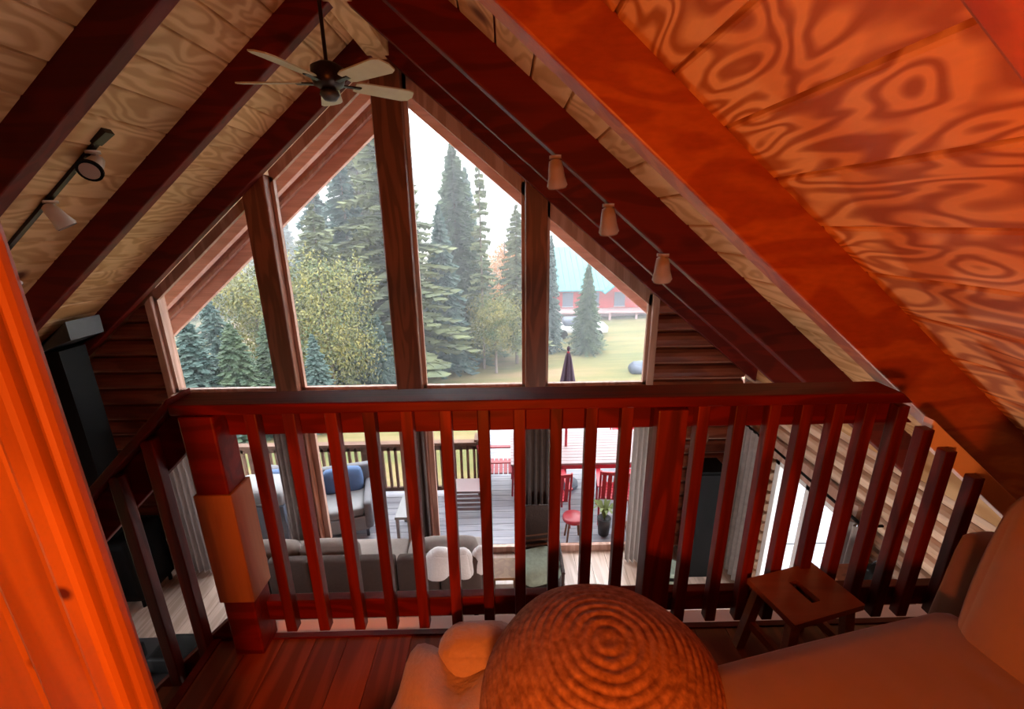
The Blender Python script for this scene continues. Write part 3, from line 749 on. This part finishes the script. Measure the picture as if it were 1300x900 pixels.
# basket on the floor by the right logs
e = thing('floor_basket', 'small pale green basket with a black band on the floor by the tall cabinet', 'basket', (1.93,4.25,ZG))
MB().lathe([(.001,.01),(.10,.01),(.13,.20),(.12,.20),(.001,.17)],(1.93,4.25,ZG),20).build('body', M['greenfab'], e, smooth=True)
MB().lathe([(.118,.09),(.124,.09),(.130,.14),(.124,.14)],(1.93,4.25,ZG),20).build('band', M['black'], e, smooth=True)
# dark sideboard against the right wall
sb = thing('sideboard', 'dark red-brown cabinet standing against the right log wall', 'cabinet', (2.60,2.45,ZG))
box('body', M['timber'], sb, 2.40,2.78, 2.20,2.70, ZG+.06,-1.02, bevel=.006)
box('base', M['black'], sb, 2.43,2.77, 2.22,2.68, ZG,ZG+.06)
for y0,y1 in ((2.22,2.445),(2.455,2.68)):
    d_ = box('door', M['log'], sb, 2.385,2.401, y0,y1, ZG+.1,-1.07, bevel=.003)
    box('handle', M['greymetal'], d_, 2.37,2.386, (y0+y1)/2-.01,(y0+y1)/2+.01, -1.7,-1.6)
e = thing('black_lantern', 'small black lantern standing on the red-brown cabinet', 'lantern', (2.58,2.46,-1.02))
MB().rbox((2.58,2.46,-.93),(.13,.13,.17),.03,n=5).build('body', M['black'], e, smooth=True)
MB().tube([(2.58,2.42,-.85),(2.58,2.44,-.80),(2.58,2.48,-.80),(2.58,2.50,-.85)],.006).build('handle', M['greymetal'], e)

# ================================================================= DOWNSTAIRS SOFA
so = thing('sectional_sofa', 'long taupe sofa seen from behind below the loft', 'sofa', (-1.5,4.0,ZG))
X0, X1 = -2.95, -.28
MB().box(X0,X1,3.72,4.42,ZG+.10,ZG+.42).build('base', M['sofag'], so, bevel=.03)
for x in (X0+.08,-1.6,X1-.08):
    for y in (3.78,4.36): MB().tube([(x,y,ZG),(x,y,ZG+.10)],.025).build('foot', M['black'], so)
nb_ = 6; w = (X1-X0)/nb_
for i in range(nb_):
    MB().rbox((X0+w*(i+.5),3.78,-2.06),(w-.02,.13,.50),.035,n=7,puff=.006).build('back_panel', M['sofag'], so, smooth=True)
for i in range(4):
    w2 = (X1-X0-.1)/4
    if i == 2: continue
    MB().rbox((X0+.05+w2*(i+.5),3.99,-1.99),(w2-.03,.20,.42),.075,n=7,puff=.02).build('back_cushion', M['sofat'], so, smooth=True)
for i in range(3):
    w3 = (X1-X0)/3
    MB().rbox((X0+w3*(i+.5),4.18,ZG+.48),(w3-.02,.50,.15),.04,n=6,puff=.01).build('seat_cushion', M['sofat'], so, smooth=True)
def pillow(c, d, mat, label, rot=(0,0,0), name='pillow', cat='pillow', group=None):
    from mathutils import Euler
    e = MB().rbox((0,0,0),d,min(d)/2*.95,n=10,puff=.02,rot=Euler(rot).to_matrix())
    e.v = [(v[0]+c[0],v[1]+c[1],v[2]+c[2]) for v in e.v]
    o = e.build(name, M[mat], None, smooth=True); tag(o,label,cat,group); return o
pillow((-.72,3.72,-1.86),(.26,.20,.34),'whitefab','rumpled white plush throw hanging over the sofa back',(0,.25,.2),'plush_throw','throw')
pillow((-.47,3.74,-1.88),(.18,.14,.34),'whitefab','white pillow standing against the sofa end beside the plush throw',(0,-.12,0))
pillow((-.30,3.80,-1.90),(.16,.14,.32),'whitefab','white pillow at the very end of the sofa',(0,.16,.1))
st_ = thing('side_table', 'small brown wooden side table at the sofa end', 'table', (-.05,3.95,ZG))
box('top', M['post_tan'], st_, -.20,.10, 3.80,4.10, ZG+.48,ZG+.51, bevel=.004)
for x in (-.17,.07):
    for y in (3.83,4.07): box('leg', M['terra'], st_, x-.018,x+.018,y-.018,y+.018, ZG,ZG+.48)
box('shelf', M['terra'], st_, -.17,.07, 3.83,4.07, ZG+.15,ZG+.17)
# wicker armchair with green cushion
wc = thing('wicker_chair', 'dark wicker armchair by the dark curtain', 'chair', (.34,4.0,ZG))
MB().rbox((.34,4.0,ZG+.36),(.54,.50,.08),.03,n=5).build('seat', M['wicker'], wc, smooth=True)
bk = MB()
for i in range(9):
    z_ = ZG+.44+.065*i; bk.bar((.12,4.27+.01*i,z_),(.56,4.27+.01*i,z_+.05),.03,.02)
bk.build('back_weave', M['terra'], wc)
MB().rbox((.34,4.31,ZG+.72),(.50,.04,.66),.02,n=5).build('backrest', M['wicker'], wc, smooth=True)
for x in (.10,.58):
    for y in (3.79,4.24): MB().tube([(x,y,ZG),(x,y,ZG+.60 if y>4 else ZG+.56)],.018).build('leg', M['wicker'], wc)
    MB().tube([(x,3.78,ZG+.57),(x,4.26,ZG+.60)],.022).build('armrest', M['wicker'], wc)
pillow((.33,3.97,ZG+.51),(.44,.40,.20),'greenfab','grey-green rumpled cushion on the wicker armchair',(.15,0,.3),'cushion','cushion')

# red stool, potted plant, planter just inside the glass
def red_stool(loc,label):
    t = thing('red_stool', label, 'stool', loc)
    MB().lathe([(.001,.40),(.13,.40),(.15,.385),(.15,.35),(.13,.335),(.001,.335)],loc,24).build('seat', M['redpaint'], t, smooth=True)
    for k in range(4):
        a = PI/4+k*PI/2; MB().tube([(loc[0]+.09*math.cos(a),loc[1]+.09*math.sin(a),loc[2]+.335),(loc[0]+.14*math.cos(a),loc[1]+.14*math.sin(a),loc[2])],.014,n=6).build('leg', M['terra'], t)
rp = onZ(728,690,-2.75); red_stool((rp.x,5.10,-2.75),'low round stool with a red seat on the deck just outside the glass')
def potted(loc,pm,h,label,n=16,r=.10,lh=.34):
    t = thing('potted_plant', label, 'plant', loc)
    MB().lathe([(.001,0),(r*.75,0),(r,h),(r*.88,h),(r*.85,h-.03),(.001,h-.03)],loc,20).build('pot', M[pm], t, smooth=True)
    for k in range(n):
        a = 2.4*k; b0 = Vector(loc)+Vector((0,0,h-.03)); L_ = lh*(.7+.5*random.random()); dx = Vector((math.cos(a),math.sin(a),0))
        pts = [b0, b0+dx*L_*.2+Vector((0,0,L_*.6)), b0+dx*L_*.5+Vector((0,0,L_*.9)), b0+dx*L_*.8+Vector((0,0,L_*.85))]
        sd = Vector((-dx.y,dx.x,0)); ws = (.008,.022,.02,.002); vs = []
        for q,w_ in zip(pts,ws): vs += [q-sd*w_, q+sd*w_+Vector((0,0,.004))]
        MB().add(vs,[(0,1,3,2),(2,3,5,4),(4,5,7,6)]).build('leaf', M['plant'], t, smooth=True)
pp = onZ(763,668,-2.75); potted((pp.x,5.22,-2.75),'pot',.26,'leafy green plant in a black pot on the deck by the red stool')
pp = onZ(803,680,-2.75); potted((pp.x,5.12,-2.75),'terra',.20,'brown planter with low foliage at the right end of the glass',8,.13,.12)

# ================================================================= DECK AND PATIO
ZD = -2.78
deck = st(MB().box(-6,7.5, YW+.2,6.4, ZD-.25,ZD-.03).box(-.42,7.5, 6.4,8.6, ZD-.25,ZD-.03).box(XR+.24,7.5,1.0,YW+.2,ZD-.25,ZD-.03).build('deck', M['deck'], None))
y = 1.0
while y < YW+.15: box('deck_board', M['deck'], deck, XR+.24,7.5, y,y+.135, ZD-.03,ZD); y += .142
y = YW+.2
while y < 8.6:
    if y < 6.4: box('deck_board', M['deck'], deck, -6,7.5, y,y+.135, ZD-.03,ZD)
    else: box('deck_board', M['deck'], deck, -.42,7.5, y,y+.135, ZD-.03,ZD)
    y += .142
dk = thing('deck_railing', 'brown wooden deck railing with square pickets outside the glass', 'railing', (-3,6.3,ZD))
ry = 6.30; x0, x1 = -5.9,-.42
box('top_rail', M['railout'], dk, x0,x1+.05, ry-.06,ry+.06, -1.86,-1.82); box('top_board', M['railout'], dk, x0,x1, ry-.02,ry+.02, -1.96,-1.86)
box('bottom_rail', M['railout'], dk, x0,x1, ry-.02,ry+.02, ZD+.08,ZD+.15)
x = x0
k = 0
while x < x1:
    box('picket', M['picket'], dk, x,x+.04, ry-.02,ry+.025, ZD+.15,-1.90); x += .105
for px_ in (x0,-4.1,-2.3,): box('post', M['railout'], dk, px_,px_+.09, ry-.045,ry+.045, ZD,-1.86)
cp = box('post', M['railout'], dk, x1-.06,x1+.12, ry-.09,ry+.09, ZD,-1.78); box('post_cap', M['railout'], cp, x1-.09,x1+.15, ry-.12,ry+.12, -1.78,-1.74)
# rail going away at the corner
box('side_rail', M['railout'], dk, x1,x1+.09, ry,8.5, -1.86,-1.82); box('side_bottom_rail', M['railout'], dk, x1+.02,x1+.06, ry,8.5, ZD+.08,ZD+.15)
y = ry+.15
while y < 8.4: box('picket', M['picket'], dk, x1+.02,x1+.065, y,y+.045, ZD+.15,-1.86); y += .16
# patio table
pt = thing('patio_table', 'large pale pink slatted patio table with a closed umbrella through it', 'table', (1.15,6.4,ZD))
TX0,TX1,TY0,TY1,TZ = .06,2.55,5.95,7.05,-2.05
y = TY0
while y < TY1-.05:
    box('slat', M['pinktable'], pt, TX0,TX1, y,y+.085, TZ-.03,TZ); y += .093
MB().box(TX0+.05,TX1-.05,TY0+.02,TY0+.05,TZ-.11,TZ-.03).box(TX0+.05,TX1-.05,TY1-.07,TY1-.04,TZ-.11,TZ-.03).box(TX0+.05,TX0+.08,TY0,TY1-.05,TZ-.11,TZ-.03).build('apron', M['redpaint'], pt)
for x in (TX0+.12,TX1-.12):
    for y in (TY0+.10,TY1-.12): box('leg', M['redpaint'], pt, x-.035,x+.035,y-.035,y+.035, ZD,TZ-.03)
# umbrella
ux_ = onY(721,470,6.5).x
um = thing('patio_umbrella', 'closed plum-coloured umbrella standing in the patio table', 'umbrella', (ux_,6.5,ZD))
ztp = onY(722,446,6.5).z
MB().tube([(ux_,6.5,ZD),(ux_,6.5,ztp)],.022,n=10).build('pole', M['redpaint'], um)
MB().lathe([(.001,0),(.22,0),(.22,.05),(.04,.08),(.04,.12)],(ux_,6.5,ZD),20).build('base', M['pdark'], um)
MB().lathe([(.014,ztp+.0),(.035,ztp-.06),(.045,ztp-.10),(.10,ztp-.45),(.16,ztp-.85),(.13,ztp-.93),(.03,ztp-.90)],(ux_,6.5,0),32,fn=lambda a,z:1+.16*math.cos(8*a)).build('canopy', M['umb'], um, smooth=True)
MB().lathe([(.001,ztp+.09),(.022,ztp+.07),(.028,ztp+.04),(.012,ztp)],(ux_,6.5,0),12).build('finial', M['umb'], um, smooth=True)
# red patio chairs
def red_chair(loc, rot, label):
    t = thing('patio_chair', label, 'chair', (0,0,0), 'red chairs around the patio table')
    for i in range(6):
        y_ = -.20+.075*i; MB().box(-.23,.23,y_,y_+.06,.40,.42).build('seat_slat', M['redpaint'], t)
    for i in range(6):
        x_ = -.22+.078*i; MB().bar((x_+.025,.24,.42),(x_+.025,.33,.93-.02*abs(i-2.5)),.055,.016,up=(0,1,0)).build('back_slat', M['redpaint'], t)
    for s in (-1,1):
        MB().tube([(s*.25,-.20,0),(s*.25,-.22,.62)],.016,n=8).build('leg', M['redpaint'], t)
        MB().tube([(s*.25,.30,0),(s*.25,.25,.42),(s*.25,.34,.93)],.016,n=8).build('leg', M['redpaint'], t)
        MB().box(s*.25-.035,s*.25+.035,-.25,.28,.62,.64).build('armrest', M['redpaint'], t)
    MB().box(-.25,.25,.315,.335,.86,.91).build('back_rail', M['redpaint'], t)
    t.location = loc; t.rotation_euler.z = rot; return t
red_chair((-.12,6.45,ZD), PI/2, 'red slatted patio chair at the left end of the pink table')
red_chair((.62,5.66,ZD), PI+.1, 'red slatted patio chair at the near side of the table, left of the umbrella pole')
red_chair((1.62,5.70,ZD), PI-.15, 'red slatted patio chair at the near side of the table above the potted plant')
red_chair((2.25,7.35,ZD), 0, 'red slatted patio chair on the far side of the table')
# patio armchairs, coffee table, grill
def arm(loc, rot, label, blue=True):
    t = thing('patio_armchair', label, 'armchair', (0,0,0), 'grey armchairs on the deck')
    MB().box(-.36,.36,-.34,.36,.12,.34).build('base', M['pwhite'], t, bevel=.01)
    for s in (-1,1): MB().rbox((s*.36,0,.36),(.12,.74,.42),.04,n=5).build('arm', M['pgrey'], t, smooth=True)
    MB().rbox((0,.36,.50),(.82,.13,.62),.05,n=6).build('backrest', M['pgrey'], t, smooth=True)
    MB().rbox((0,-.02,.40),(.60,.60,.15),.05,n=6,puff=.01).build('seat_cushion', M['pwhite'], t, smooth=True)
    MB().rbox((0,.22,.62),(.54,.16,.42),.07,n=6,puff=.02).build('back_cushion', M['pblue' if blue else 'pwhite'], t, smooth=True)
    for s in (-1,1):
        for u in (-1,1): MB().box(s*.32-.02,s*.32+.02,u*.3-.02,u*.3+.02,0,.12).build('leg', M['pdark'], t)
    t.location = loc; t.rotation_euler.z = rot; return t
a1 = onZ(440,668,ZD); arm((a1.x,5.55,ZD), .25, 'grey patio armchair with a blue cushion, nearer the centre post')
arm((a1.x-.92,5.50,ZD), -.2, 'grey patio armchair with a blue cushion beside the grey curtain')
ct = thing('coffee_table', 'white low patio table right of the armchairs', 'table', (-1.25,5.35,ZD))
box('top', M['pwhite'], ct, -1.56,-1.04,5.15,5.65, ZD+.38,ZD+.42, bevel=.005)
for x in (-1.53,-1.07):
    for y in (5.18,5.62): box('leg', M['pwhite'], ct, x-.02,x+.02,y-.02,y+.02, ZD,ZD+.38)
pb = thing('patio_bench', 'pinkish woven bench standing by the corner post of the deck', 'bench', (-.62,5.95,ZD))
box('seat', M['pinktable'], pb, -.95,-.30,5.70,6.05, ZD+.40,ZD+.44, bevel=.004)
for i in range(4): box('slat', M['pinktable'], pb, -.95,-.30,5.71,5.72, ZD+.10+.075*i,ZD+.145+.075*i)
for x in (-.93,-.32):
    for y in (5.72,6.03): box('leg', M['pinktable'], pb, x-.02,x+.02,y-.02,y+.02, ZD,ZD+.40)
gr = thing('grill', 'dark blue-grey grill with a pale lid at the left end of the deck', 'grill', (-3.35,5.3,ZD))
MB().box(-3.72,-2.98,5.05,5.55,ZD+.08,ZD+.70).build('cabinet', M['pdark'], gr, bevel=.01)
MB().rbox((-3.35,5.30,ZD+.80),(.78,.54,.26),.11,n=8).build('lid', M['pwhite'], gr, smooth=True)
MB().tube([(-3.62,5.0,ZD+.76),(-3.08,5.0,ZD+.76)],.014).build('handle', M['greymetal'], gr)
for s in (-3.66,-3.04):
    for y in (5.1,5.5): MB().tube([(s-.012,y,ZD+.045),(s+.012,y,ZD+.045)],.045,n=14).build('wheel', M['black'], gr)

# ================================================================= GROUND
prof_y = [(4.0,-3.6),(7,-3.7),(12,-4.55),(20,-5.7),(26,-6.25),(36,-6.8),(60,-6.6),(110,-6.5),(200,-6.5)]
def gz(x,y):
    if y < 4: return -3.6
    for (a,za),(b,zb) in zip(prof_y,prof_y[1:]):
        if y <= b:
            t = max(0,(y-a)/(b-a)); t = t*t*(3-2*t) if False else t; base = za+(zb-za)*t; break
    else: base = prof_y[-1][1]
    return base + .012*max(0,x)*max(0,min(y,40)-10)/6 + .12*noise.noise(Vector((x*.12,y*.12,0)))
nx, ny = 90, 90; vs = []; fs = []
xs_ = [-90+180*i/nx for i in range(nx+1)]
ys_ = [-30,-12,-4,1] + [3.9+196*((j-4)/(ny-4))**2.0 for j in range(4,ny+1)]
for yy in ys_:
    for xx in xs_:
        sx = xx*(.25+.75*min(1,max(0,yy)/60)); vs.append((sx,yy,gz(sx,yy)))
for j in range(ny):
    for i in range(nx):
        a = j*(nx+1)+i; fs.append((a,a+1,a+nx+2,a+nx+1))
gm, n, l, p = newmat('lawn')
tc = n.new('ShaderNodeTexCoord'); mp = n.new('ShaderNodeMapping'); mp.inputs['Scale'].default_value = (.12,.5,.3); l.new(tc.outputs['Object'], mp.inputs['Vector'])
nz = n.new('ShaderNodeTexNoise'); nz.inputs['Scale'].default_value = 1; nz.inputs['Detail'].default_value = 7; nz.inputs['Roughness'].default_value = .65; l.new(mp.outputs[0], nz.inputs['Vector'])
cr = n.new('ShaderNodeValToRGB'); e0, e1 = cr.color_ramp.elements
e0.position = .36; e0.color = (.070,.082,.022,1); e1.position = .66; e1.color = (.20,.135,.07,1)
em = cr.color_ramp.elements.new(.5); em.color = (.13,.110,.035,1)
l.new(nz.outputs['Fac'], cr.inputs['Fac']); l.new(cr.outputs['Color'], p.inputs['Base Color']); p.inputs['Roughness'].default_value = .95
lawn = st(MB().add(vs,fs).build('ground', gm, None, smooth=True))

# ================================================================= TREES
def conifer_mesh(seed, H=10, R=2.0, whorls=34, per=10, nseg=7, mat='spruce', sparse=1.0, droop=.35, bare=.06):
    rnd = random.Random(seed); mb = MB()
    for i in range(whorls):
        t = bare+(1-bare)*(i/(whorls-1))**.95; z = H*t
        Lm = R*((1-t)**.8)*(1+.18*math.sin(i*2.1))+.06
        for k in range(per):
            if rnd.random() > sparse: continue
            a = 2*PI*(k+rnd.random()*.8)/per + i*.9; L = Lm*(.7+.45*rnd.random())
            d = Vector((math.cos(a),math.sin(a),0)); s = Vector((-d.y,d.x,0)); b0 = Vector((0,0,z+rnd.uniform(-.12,.12)))
            for j in range(nseg):
                u = (j+.6)/nseg; c = b0+d*(L*u)+Vector((0,0,-droop*L*u*u+.10*L*u))
                w = (.10+.17*L*(1-u*.6))*(.7+.5*rnd.random()); h = .10+.06*rnd.random()
                for sg in (-1,1):
                    tip = c+s*(sg*w)+d*(w*.6)+Vector((0,0,-.12*w-rnd.random()*.10))
                    mb.add([c-d*(.10*L+.05), c+d*(.16*L+.06)+Vector((0,0,-.03)), tip],[(0,1,2)])
                mb.add([c-d*.10, c+d*(.2*L/2+.08), c+Vector((0,0,-h*1.6))+d*.05],[(0,1,2)])
    return mb
def leafy_mesh(seed, H=6, R=2.2, n=11000, blobs=17, leaf=.125):
    rnd = random.Random(seed); mb = MB(); bl = []
    for i in range(blobs):
        a = rnd.random()*2*PI; rr = R*.62*math.sqrt(rnd.random()); z = H*(.32+.58*rnd.random())
        bl.append((Vector((rr*math.cos(a),rr*math.sin(a),z)), R*(.38+.25*rnd.random())))
    for i in range(n):
        c, r = bl[i%blobs]; v = Vector((rnd.gauss(0,1),rnd.gauss(0,1),rnd.gauss(0,.8))).normalized()
        q = c+v*r*(.72+.36*rnd.random()); e1 = Vector((rnd.gauss(0,1),rnd.gauss(0,1),rnd.gauss(0,1))).normalized(); e2 = e1.cross(v).normalized()
        mb.add([q-e1*leaf*.6, q+e2*leaf*.5, q+e1*leaf*.6],[(0,1,2)])
    return mb
TREE = {}
def proto(key, name, fol, mat, H, trunk_r, lean=0):
    root = bpy.data.objects.new(name, None); COL.objects.link(root); WLOC[root.name] = Vector((0,0,0))
    fol.build('foliage', M[mat], root); 
    MB().tube([(0,0,-.6),(0,0,H*.5),(0,0,H*.97)],[trunk_r,trunk_r*.6,.015],n=7).build('trunk', M['bark'], root, smooth=True)
    TREE[key] = [root, H, False]
proto('s1','spruce_tree', conifer_mesh(1,10,2.1,46,13), 'spruce', 10, .14)
proto('s2','spruce_tree', conifer_mesh(2,10,1.7,44,12), 'bluespruce', 10, .13)
proto('f1','fir_tree', conifer_mesh(3,10,2.8,34,12,sparse=.8,droop=.22,bare=.15), 'fir', 10, .15)
proto('f2','fir_tree', conifer_mesh(4,10,2.4,32,12,sparse=.85,droop=.45), 'bluespruce', 10, .15)
proto('p1','thin_pine', conifer_mesh(5,10,1.1,22,6,sparse=.55,droop=.2,bare=.35), 'fir', 10, .09)
proto('y1','leafy_tree', leafy_mesh(6), 'yellowleaf', 6, .12)
proto('y2','leafy_tree', leafy_mesh(8,6,2.6,12000,19,.13), 'yellowleaf', 6, .12)
proto('o1','autumn_tree', leafy_mesh(9,6,1.9,6000,9,.13), 'orangeleaf', 6, .12)
GENERIC = {'s':'hazy green spruce in the forest edge beyond the lawn','f':'hazy layered fir in the forest edge beyond the lawn','p':'thin sparse pine in the forest edge beyond the lawn','y':'hazy yellow-green leafy tree in the forest edge beyond the lawn','o':'hazy orange autumn tree in the forest edge beyond the lawn'}
def tree(key, px, ytop, D, label=None, wide=1.0, rot=None):
    root, H, used = TREE[key]
    o = root if not used else copy_tree(root)
    TREE[key][2] = True
    p = onY(px, ytop, D); x = p.x; z0 = gz(x,D)
    s = max(.12,(p.z-z0))/H
    o.location = (x,D,z0); o.scale = (s*wide,s*wide,s); o.rotation_euler.z = random.random()*6.28 if rot is None else rot
    if not label:
        win = 'leftmost gable window' if px < 350 else 'second gable window' if px < 505 else 'tallest gable window' if px < 665 else 'rightmost gable window'
        far = 'far' if D > 44 else 'nearer'
        label = GENERIC[key[0]].replace('hazy ','hazy '+far+' ',1).split(' in the')[0]+' in the forest edge seen in the '+win
        o['group'] = label.replace(' in the forest edge seen','')
    else: o['group'] = 'trees beyond the lawn'
    o['label'] = label; o['category'] = 'tree'
    return o
# (key, px, ytop, distance, label, width)
TL = [
 ('s1',573,185,24,'tall pointed spruce in the middle of the tallest window',1.05),
 ('s2',590,215,27,'slim spruce close behind the tall pointed spruce',.8),
 ('p1',607,200,22,'thin sparse pine right of the tall pointed spruce',.9),
 ('s2',556,262,21,'shorter spruce at the left foot of the tall pointed spruce',1.0),
 ('o1',640,300,30,'orange autumn tree beside the right window timber',1.1),
 ('f1',655,262,23,'drooping fir against the right window timber',.8),
 ('y1',628,372,21,'low yellow-green tree below the orange one',1.0),
 ('s2',700,300,26,'blue-green spruce beside the barn roof at the left of the right window',.75),
 ('s1',748,334,25,'conical spruce standing before the red barn',.95),
 ('f1',478,150,19,'large layered fir left of the central timber',1.25),
 ('f2',395,235,23,'tall hazy fir behind the layered fir in the second window',1.3),
 ('f1',448,168,25,'tall hazy fir with level boughs left of the large layered fir',1.3),
 ('f1',462,150,30,'very tall hazy fir near the top of the second window',1.1),
 ('s1',345,300,20,'hazy spruce behind the second timber',1.3),
 ('f2',430,205,20,'broad grey-green fir in the second window',1.2),
 ('f1',395,262,17,'layered fir behind the yellow tree in the second window',1.1),
 ('y2',402,325,15,'yellow-green leafy tree in the second window',.8),
 ('f2',455,372,17,'bushy grey-green fir near the central timber',1.2),
 ('s2',395,425,12.5,'small blue-green spruce at the foot of the yellow tree',1.3),
 ('s2',478,400,16,'blue-green spruce left of the central timber',1.2),
 ('y1',312,335,15,'yellow-green tree at the right of the leftmost window',.8),
 ('f2',262,378,13,'bushy fir in the middle of the leftmost window',1.2),
 ('s2',232,400,11.5,'blue-green spruce in the lower left of the leftmost window',1.5),
 ('s1',290,412,12,'spruce at the bottom of the leftmost window',1.4),
 ('s1',335,405,13,'spruce left of the second timber',1.2),
]
for t in TL: tree(*t)
rr = random.Random(21)
for i in range(28):
    px = 150+rr.random()*540; D = 30+rr.random()*26
    yt = 250+rr.random()*70 if px < 520 else 295+rr.random()*60
    tree(rr.choice(['s1','s2','f1','f2','p1','y1']), px, yt, D, None, 1.2)
for i in range(9):
    px = 690+rr.random()*160; tree(rr.choice(['s1','s2','f1']), px, 285+rr.random()*55, 62+rr.random()*20, None, 1.2)
# misty wooded ridge behind
hv = []; hf = []
for i in range(61):
    x = -160+320*i/60
    for j in range(9):
        t = j/8; hgt = 34+9*math.sin(x*.03+1)+5*noise.noise(Vector((x*.05,3,0)))
        hv.append((x,150+70*t,-6+(hgt+6)*math.sin(t*PI/2)+1.5*noise.noise(Vector((x*.2,t*5,1)))))
for i in range(60):
    for j in range(8):
        a = i*9+j; hf.append((a,a+9,a+10,a+1))
hill = plain('misty_wooded_slope', (.13,.16,.16), .95, nscale=.25, namt=.2)
st(MB().add(hv,hf).build('hillside', hill, None, smooth=True))

# ================================================================= RED BARN AND CAR
BY = 37
def bp(px,py): return onY(px,py,BY)
bl_, br_ = bp(704,400), bp(866,400)
zb = gz(bl_.x,BY)-.3; ze = bp(740,366).z; zm = bp(760,392).z; zp = bp(742,318).z
bn = thing('red_barn', 'red barn with a teal metal roof on the slope beyond the lawn', 'barn', ((bl_.x+br_.x)/2,BY,zb))
x0, x1 = bl_.x, br_.x
MB().box(x0,x1,BY,BY+9,zm,ze).build('upper_wall', M['barnred'], bn)
MB().box(x0-.05,x1+.05,BY-.05,BY+9,zb,zm).build('lower_wall', M['barnpink'], bn)
ns = 26
for i in range(ns):
    xa = x0-.6+(x1-x0+1.2)*i/ns; xb_ = x0-.6+(x1-x0+1.2)*(i+1)/ns-.03
    MB().add([(xa,BY-.8,ze-.15),(xb_,BY-.8,ze-.15),(xb_,BY+4.5,zp),(xa,BY+4.5,zp),(xa,BY-.8,ze-.05),(xb_,BY-.8,ze-.05),(xb_,BY+4.5,zp+.1),(xa,BY+4.5,zp+.1)],
             [(0,3,2,1),(4,5,6,7),(0,1,5,4),(1,2,6,5),(2,3,7,6),(3,0,4,7)]).build('roof_panel', M['teal'], bn)
MB().box(x0-.6,x1+.6,BY+4.5,BY+4.6,ze,zp+.08).build('roof_back', M['teal'], bn)
gx = bp(795,400).x
MB().prism([(gx-1.9,ze-.1),(gx+1.9,ze-.1),(gx,ze+1.6)],'y',BY-1.4,BY+2).build('gable', M['barnred'], bn)
for s in (-1,1):
    MB().add([(gx,BY-1.7,ze+1.75),(gx+s*2.3,BY-1.7,ze-.15),(gx+s*2.3,BY+3,ze-.15),(gx,BY+3,ze+1.75),(gx,BY-1.7,ze+1.63),(gx+s*2.3,BY-1.7,ze-.27),(gx+s*2.3,BY+3,ze-.27),(gx,BY+3,ze+1.63)],
             [(0,1,2,3),(7,6,5,4),(0,4,5,1),(1,5,6,2),(2,6,7,3),(3,7,4,0)]).build('gable_roof', M['teal'], bn)
for i in range(5):
    xx = x0+(x1-x0)*(i+.5)/5
    wv = box('window', M['pdark'], bn, xx-.45,xx+.45, BY-.09,BY-.02, zm+.25,ze-.35)
    box('window_trim', M['pwhite'], wv, xx-.5,xx+.5, BY-.12,BY-.09, zm+.18,zm+.25)
for i in range(6):
    xx = x0+(x1-x0)*i/5.0; box('porch_post', M['barnpink'], bn, xx-.08,xx+.08, BY-1.5,BY-1.34, zb,zm)
box('porch_roof', M['barnpink'], bn, x0-.2,x1+.2, BY-1.7,BY, zm-.05,zm+.08)
cpos = onY(735,408,30)
cg = gz(cpos.x,30)
car = thing('white_car', 'white car parked before the red barn', 'car', (cpos.x,30,cg))
MB().rbox((cpos.x,30,cg+.62),(3.9,1.6,.55),.2,n=8).build('body', M['carw'], car, smooth=True)
MB().rbox((cpos.x-.1,30,cg+1.05),(2.1,1.4,.55),.24,n=8).build('cabin', M['pdark'], car, smooth=True)
for s in (-1.2,1.2):
    for y in (29.25,30.7): MB().tube([(cpos.x+s,y-.08,cg+.32),(cpos.x+s,y+.12,cg+.32)],.32,n=18).build('wheel', M['black'], car)
rk = onY(812,470,20); 
b_ = MB().rbox((rk.x,20,gz(rk.x,20)+.25),(1.0,.8,.6),.28,n=7,puff=.05); b_.v = [(v[0]+.08*noise.noise(Vector(v)*2),v[1],v[2]+.08*noise.noise(Vector(v)*3)) for v in b_.v]
tag(b_.build('grey_boulder', M['pdark'], None, smooth=True),'grey boulder on the lawn at the edge of the right window','boulder')

# thin mist lying over the lawn and forest
mm_, n, l, p = newmat('mist'); n.remove(p)
vv = n.new('ShaderNodeVolumeScatter'); vv.inputs['Density'].default_value = .0065; vv.inputs['Color'].default_value = (.93,.95,1,1)
l.new(vv.outputs[0], n['Material Output'].inputs['Volume'])
tag(MB().box(-150,150,9.5,215,-12,60).build('mist', mm_, None), 'thin pale mist over the lawn and forest', 'mist', kind='stuff')
